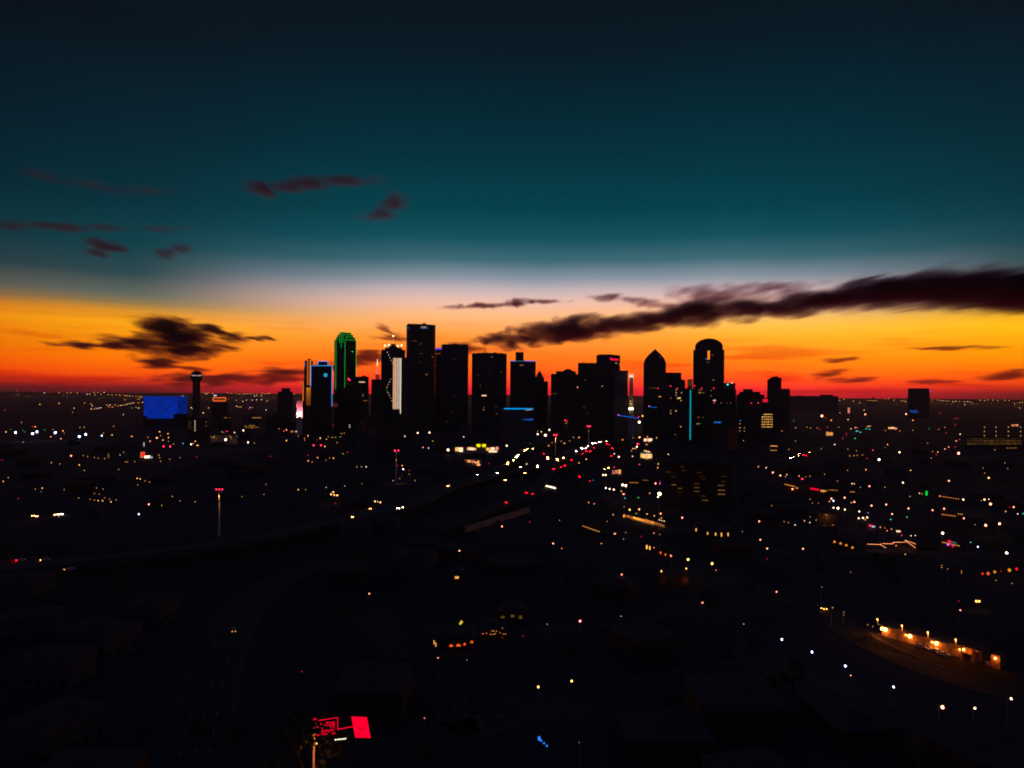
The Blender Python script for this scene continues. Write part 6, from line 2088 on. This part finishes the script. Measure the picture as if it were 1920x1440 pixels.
for i in range(80):
    u = rf.choice((rf.uniform(0, 560), rf.uniform(1480, 1920)))
    far(u, 735.6 + (u * 15 / 1920) + 4.2 + abs(rf.gauss(0, 5.0)), rf.choice('OOOAAAR'), rf.uniform(.16, .26))
o = far_b.obj("distant_city_lights", FM)
tag(o, "glitter of tiny far city lights along the horizon", 'lights', kind='stuff')

# ------------------------------------------------------------------ evening haze over the city
def haze():
    m = bpy.data.materials.new("evening_haze")
    m.use_nodes = True
    N, L = m.node_tree.nodes, m.node_tree.links
    for n in list(N):
        N.remove(n)
    out = N.new('ShaderNodeOutputMaterial')
    pv = N.new('ShaderNodeVolumePrincipled')
    pv.inputs['Color'].default_value = (.88, .80, 1.0, 1)
    pv.inputs['Density'].default_value = 2.5e-5
    pv.inputs['Anisotropy'].default_value = .55
    L.new(pv.outputs[0], out.inputs['Volume'])
    R = 27000.0
    o = MB().box(-R, R, -R, R, -1.2, 305.0).obj("haze", m)
    tag(o, "thin evening haze lying over the whole city", 'haze', kind='stuff')


haze()
# ------------------------------------------------------------------ clouds: real volumes 30 km away
CD = 30000.0
CPX = CD / F


def cloud(label, blobs, dens=1.0, nscale=1.0, amp=1.0, tint=(.45, .15, .2), stretch=3.4, seed=0.0, name="cloud", fuzz=1.0, scat=.6):
    """blobs: (u, v, half width, half height, tilt in degrees) in photo pixels"""
    cu = sum(b[0] for b in blobs) / len(blobs)
    cv = sum(b[1] for b in blobs) / len(blobs)
    C = P(cu, cv, CD)
    rel = []
    for (u, v, ru, rv, ang) in blobs:
        p = P(u, v, CD) - C
        rx, rz = ru * CPX, rv * CPX
        ry = min(max(rz * 1.6, 500.0), 1500.0)
        rel.append((p.x, 0.0, p.z, rx, ry, rz, math.radians(ang)))
    # hull: one closed shell round all puffs
    hb = MB()
    grow = 1.75
    for (x, y, z, rx, ry, rz, a) in rel:
        k = len(hb.v)
        hb.ball((0, 0, 0), 1.0, 8, 14)
        ca, sa = math.cos(a), math.sin(a)
        for i in range(k, len(hb.v)):
            px, py, pz = hb.v[i]
            px, py, pz = px * rx * grow + 120 * px, py * ry * grow, pz * rz * grow + 120 * pz
            hb.v[i] = (x + px * ca - pz * sa, y + py, z + px * sa + pz * ca)
    m = bpy.data.materials.new("cloud_vapour")
    m.use_nodes = True
    N, L = m.node_tree.nodes, m.node_tree.links
    for n in list(N):
        N.remove(n)
    out = N.new('ShaderNodeOutputMaterial')
    t = N.new('ShaderNodeTexCoord')
    mp_ = N.new('ShaderNodeMapping')
    s = nscale / 900.0
    mp_.inputs['Scale'].default_value = (s, s * .12, s * stretch)
    mp_.inputs['Location'].default_value = (seed, seed * 2.1, seed * .7)
    L.new(t.outputs['Object'], mp_.inputs['Vector'])
    nz = N.new('ShaderNodeTexNoise')
    nz.inputs['Scale'].default_value = 1.0
    nz.inputs['Detail'].default_value = 7.0
    nz.inputs['Roughness'].default_value = .66
    nz.inputs['Distortion'].default_value = .8
    L.new(mp_.outputs[0], nz.inputs['Vector'])
    # the puffs are torn by a slower vector noise
    nw = N.new('ShaderNodeTexNoise')
    nw.inputs['Scale'].default_value = .9
    nw.inputs['Detail'].default_value = 5.0
    L.new(mp_.outputs[0], nw.inputs['Vector'])
    wsub = N.new('ShaderNodeVectorMath')
    wsub.operation = 'SUBTRACT'
    L.new(nw.outputs['Color'], wsub.inputs[0])
    wsub.inputs[1].default_value = (.5, .5, .5)
    wmul = N.new('ShaderNodeVectorMath')
    wmul.operation = 'MULTIPLY'
    L.new(wsub.outputs[0], wmul.inputs[0])
    mrz = sum(r[5] for r in rel) / len(rel)
    wmul.inputs[1].default_value = (mrz * 6.0 * amp, 0, mrz * 2.6 * amp)
    wadd = N.new('ShaderNodeVectorMath')
    wadd.operation = 'ADD'
    L.new(t.outputs['Object'], wadd.inputs[0])
    L.new(wmul.outputs[0], wadd.inputs[1])
    best = None
    for (x, y, z, rx, ry, rz, a) in rel:
        sub = N.new('ShaderNodeVectorMath')
        sub.operation = 'SUBTRACT'
        L.new(wadd.outputs[0], sub.inputs[0])
        sub.inputs[1].default_value = (x, y, z)
        vec = sub.outputs[0]
        if abs(a) > 1e-4:
            ro = N.new('ShaderNodeVectorRotate')
            ro.rotation_type = 'Y_AXIS'
            ro.inputs['Angle'].default_value = a
            L.new(vec, ro.inputs['Vector'])
            vec = ro.outputs[0]
        dv = N.new('ShaderNodeVectorMath')
        dv.operation = 'DIVIDE'
        L.new(vec, dv.inputs[0])
        dv.inputs[1].default_value = (rx * 1.2, ry * 1.9, rz * 1.2)
        ln = N.new('ShaderNodeVectorMath')
        ln.operation = 'LENGTH'
        L.new(dv.outputs[0], ln.inputs[0])
        d = ln.outputs['Value']
        best = d if best is None else mth(N, L, 'SMOOTH_MIN', best, d, 0.5)
    field = mth(N, L, 'ADD', mth(N, L, 'SUBTRACT', 1.0, best), mth(N, L, 'MULTIPLY', mth(N, L, 'SUBTRACT', nz.outputs['Fac'], .52), 2.2 * amp))
    field = smooth(N, L, field, 0.0, 0.95 * fuzz)
    # nothing reaches the shell itself
    edge = mth(N, L, 'SUBTRACT', 1.0, smooth(N, L, best, 0.9, 1.30))
    field = mth(N, L, 'MULTIPLY', field, edge)
    depth = sum(r[4] for r in rel) / len(rel) * 1.6
    sig = mth(N, L, 'MULTIPLY', field, 4.2 * dens / depth)
    ab = N.new('ShaderNodeVolumeAbsorption')
    # what is not scattered is swallowed; a little red comes through, so thin edges burn red
    ab.inputs['Color'].default_value = (min(1, tint[0] + .10), tint[1] + .0, tint[2] + .08, 1)
    L.new(sig, ab.inputs['Density'])
    sc_ = N.new('ShaderNodeVolumeScatter')
    sc_.inputs['Color'].default_value = (*tint, 1)
    L.new(sig, sc_.inputs['Density'])
    sc_.inputs['Anisotropy'].default_value = .65
    ad = N.new('ShaderNodeAddShader')
    L.new(ab.outputs[0], ad.inputs[0])
    L.new(sc_.outputs[0], ad.inputs[1])
    L.new(ad.outputs[0], out.inputs['Volume'])
    m.cycles.volume_step_rate = 1.0
    o = hb.obj(name, m, None, C)
    md = o.modifiers.new("shell", 'REMESH')
    md.mode = 'VOXEL'
    md.voxel_size = max(o.dimensions) / 90.0 if False else max(120.0, (max(x[0] for x in hb.v) - min(x[0] for x in hb.v)) / 110.0)
    return tag(o, label, 'cloud', 'dark clouds in the evening sky')


PURPLE = (.17, .16, .25)
cloud("long dark cloud bank running from behind the towers to the picture's edge",
      [(922, 634, 45, 8, 4), (985, 634, 62, 18, 5), (1065, 620, 88, 27, 4), (1155, 607, 88, 22, 6), (1235, 599, 90, 20, 6), (1310, 587, 95, 26, 6), (1420, 577, 105, 22, 3),
       (1540, 566, 105, 25, 3), (1660, 550, 105, 33, 4), (1780, 543, 115, 40, 0), (1930, 545, 130, 44, 0)], 1.75, .8, .58, tint=(.12, .14, .30), stretch=2.8, seed=1.3, fuzz=1.15)
cloud("ragged dark cloud with swirling tails above the ball-topped tower",
      [(312, 609, 62, 17, -4), (335, 632, 72, 26, 0), (350, 657, 96, 19, 3), (245, 642, 70, 15, -3), (165, 647, 85, 6, -2), (400, 618, 70, 7, -14),
       (440, 632, 26, 11, 0), (490, 633, 36, 5, -6), (300, 678, 50, 7, 0)], 1.2, 1.7, .9, fuzz=1.1, tint=(.2, .16, .3), seed=4.1, stretch=2.3, scat=.75)
cloud("low dusky cloud band behind the ball-topped tower and green tower",
      [(400, 712, 140, 13, 0), (520, 704, 100, 15, 4), (600, 693, 55, 13, 5), (690, 672, 45, 15, 8), (330, 690, 80, 8, 0)], .55, .8, .85, seed=7.7, stretch=4.0)
cloud("small dark cloud puff with thin wisps above the central towers",
      [(968, 567, 22, 9, 8), (900, 573, 75, 4, 3), (1020, 565, 50, 3, 0)], .8, 1.6, .75, tint=(.2, .16, .28), seed=2.2)
cloud("thin brown cloud wisp high over the red-signed tower",
      [(1140, 557, 36, 7, 0), (1190, 562, 50, 4, -3)], .45, 1.5, .85, tint=(.2, .16, .28), seed=9.2)
cloud("grey hazy cloud sheet spreading above the dark bank",
      [(1330, 552, 85, 18, 0), (1450, 543, 90, 12, 4), (1240, 572, 70, 12, 0)], .34, .8, 1.0, tint=(.5, .3, .35), seed=5.5)
cloud("long purple cloud high over the green-outlined tower, thick at one end",
      [(492, 356, 34, 16, -16), (560, 347, 85, 11, 6), (640, 338, 80, 10, 0)], .40, .8, .85, tint=PURPLE, scat=.9, seed=3.3, stretch=2.2)
cloud("slanting purple cloud below the end of the long purple one",
      [(737, 378, 34, 17, 20), (708, 404, 42, 10, 10)], .30, 1.0, .85, tint=PURPLE, scat=.9, seed=6.1, stretch=2.2)
cloud("small dark triangular cloud in the teal sky over the floodlights",
      [(186, 458, 28, 14, -10), (218, 464, 28, 7, 0), (180, 474, 14, 11, 0)], .42, 1.3, .75, tint=PURPLE, scat=.9, seed=8.4, stretch=2.2)
cloud("faint purple cloud smudge beside the triangular one",
      [(312, 477, 22, 10, 25), (342, 467, 28, 6, 10)], .30, 1.3, .8, tint=PURPLE, scat=.9, seed=2.9, stretch=2.4)
cloud("flat purple streak cloud reaching in from the picture's edge",
      [(20, 422, 75, 9, 0), (110, 425, 85, 8, -2), (200, 428, 55, 5, 0), (310, 428, 45, 4, 6)], .24, 1.0, .9, tint=PURPLE, scat=.9, seed=1.9, stretch=3.0)
cloud("faint violet cloud veil highest over the blue-lit hotel",
      [(85, 330, 50, 14, -18), (180, 348, 75, 10, -8), (280, 358, 55, 9, 0)], .10, .9, 1.0, tint=PURPLE, scat=.9, seed=5.9, stretch=3.0)
cloud("small red-brown cloud over the box-shaped far tower",
      [(1575, 675, 36, 6, 4), (1560, 700, 34, 10, 10), (1590, 712, 55, 6, 4)], .42, 1.3, .85, seed=7.1)
cloud("smoky cloud streaks low beside the picture's edge past the box tower",
      [(1880, 706, 65, 8, 3), (1900, 698, 34, 8, 10), (1750, 716, 55, 5, 0), (1790, 652, 110, 4, 2)], .42, 1.2, .85, seed=3.8)
cloud("reddish cloud streaks beside the tallest tower",
      [(735, 634, 45, 6, -3), (725, 617, 26, 8, -25), (850, 650, 36, 9, 8), (880, 656, 32, 9, 0)], .40, 1.4, .85, seed=4.6)

# ------------------------------------------------------------------ look-alikes of one place get told apart by their order
def tell_apart():
    names = "first second third fourth fifth sixth seventh eighth ninth tenth eleventh twelfth thirteenth fourteenth fifteenth sixteenth seventeenth eighteenth nineteenth twentieth".split()
    names += ["twenty-" + x for x in names[:9]] + ["thirtieth"] + ["thirty-" + x for x in names[:9]]
    by = {}
    for o in scene.objects:
        if o.parent is None and o.get('label'):
            by.setdefault(o['label'], []).append(o)
    for lb, os_ in by.items():
        if len(os_) < 2:
            continue
        os_.sort(key=lambda o: o.location.x / max(o.location.y, 1.0))
        for i, o in enumerate(os_):
            o['label'] = "%s, %s from left" % (lb, names[i])


tell_apart()
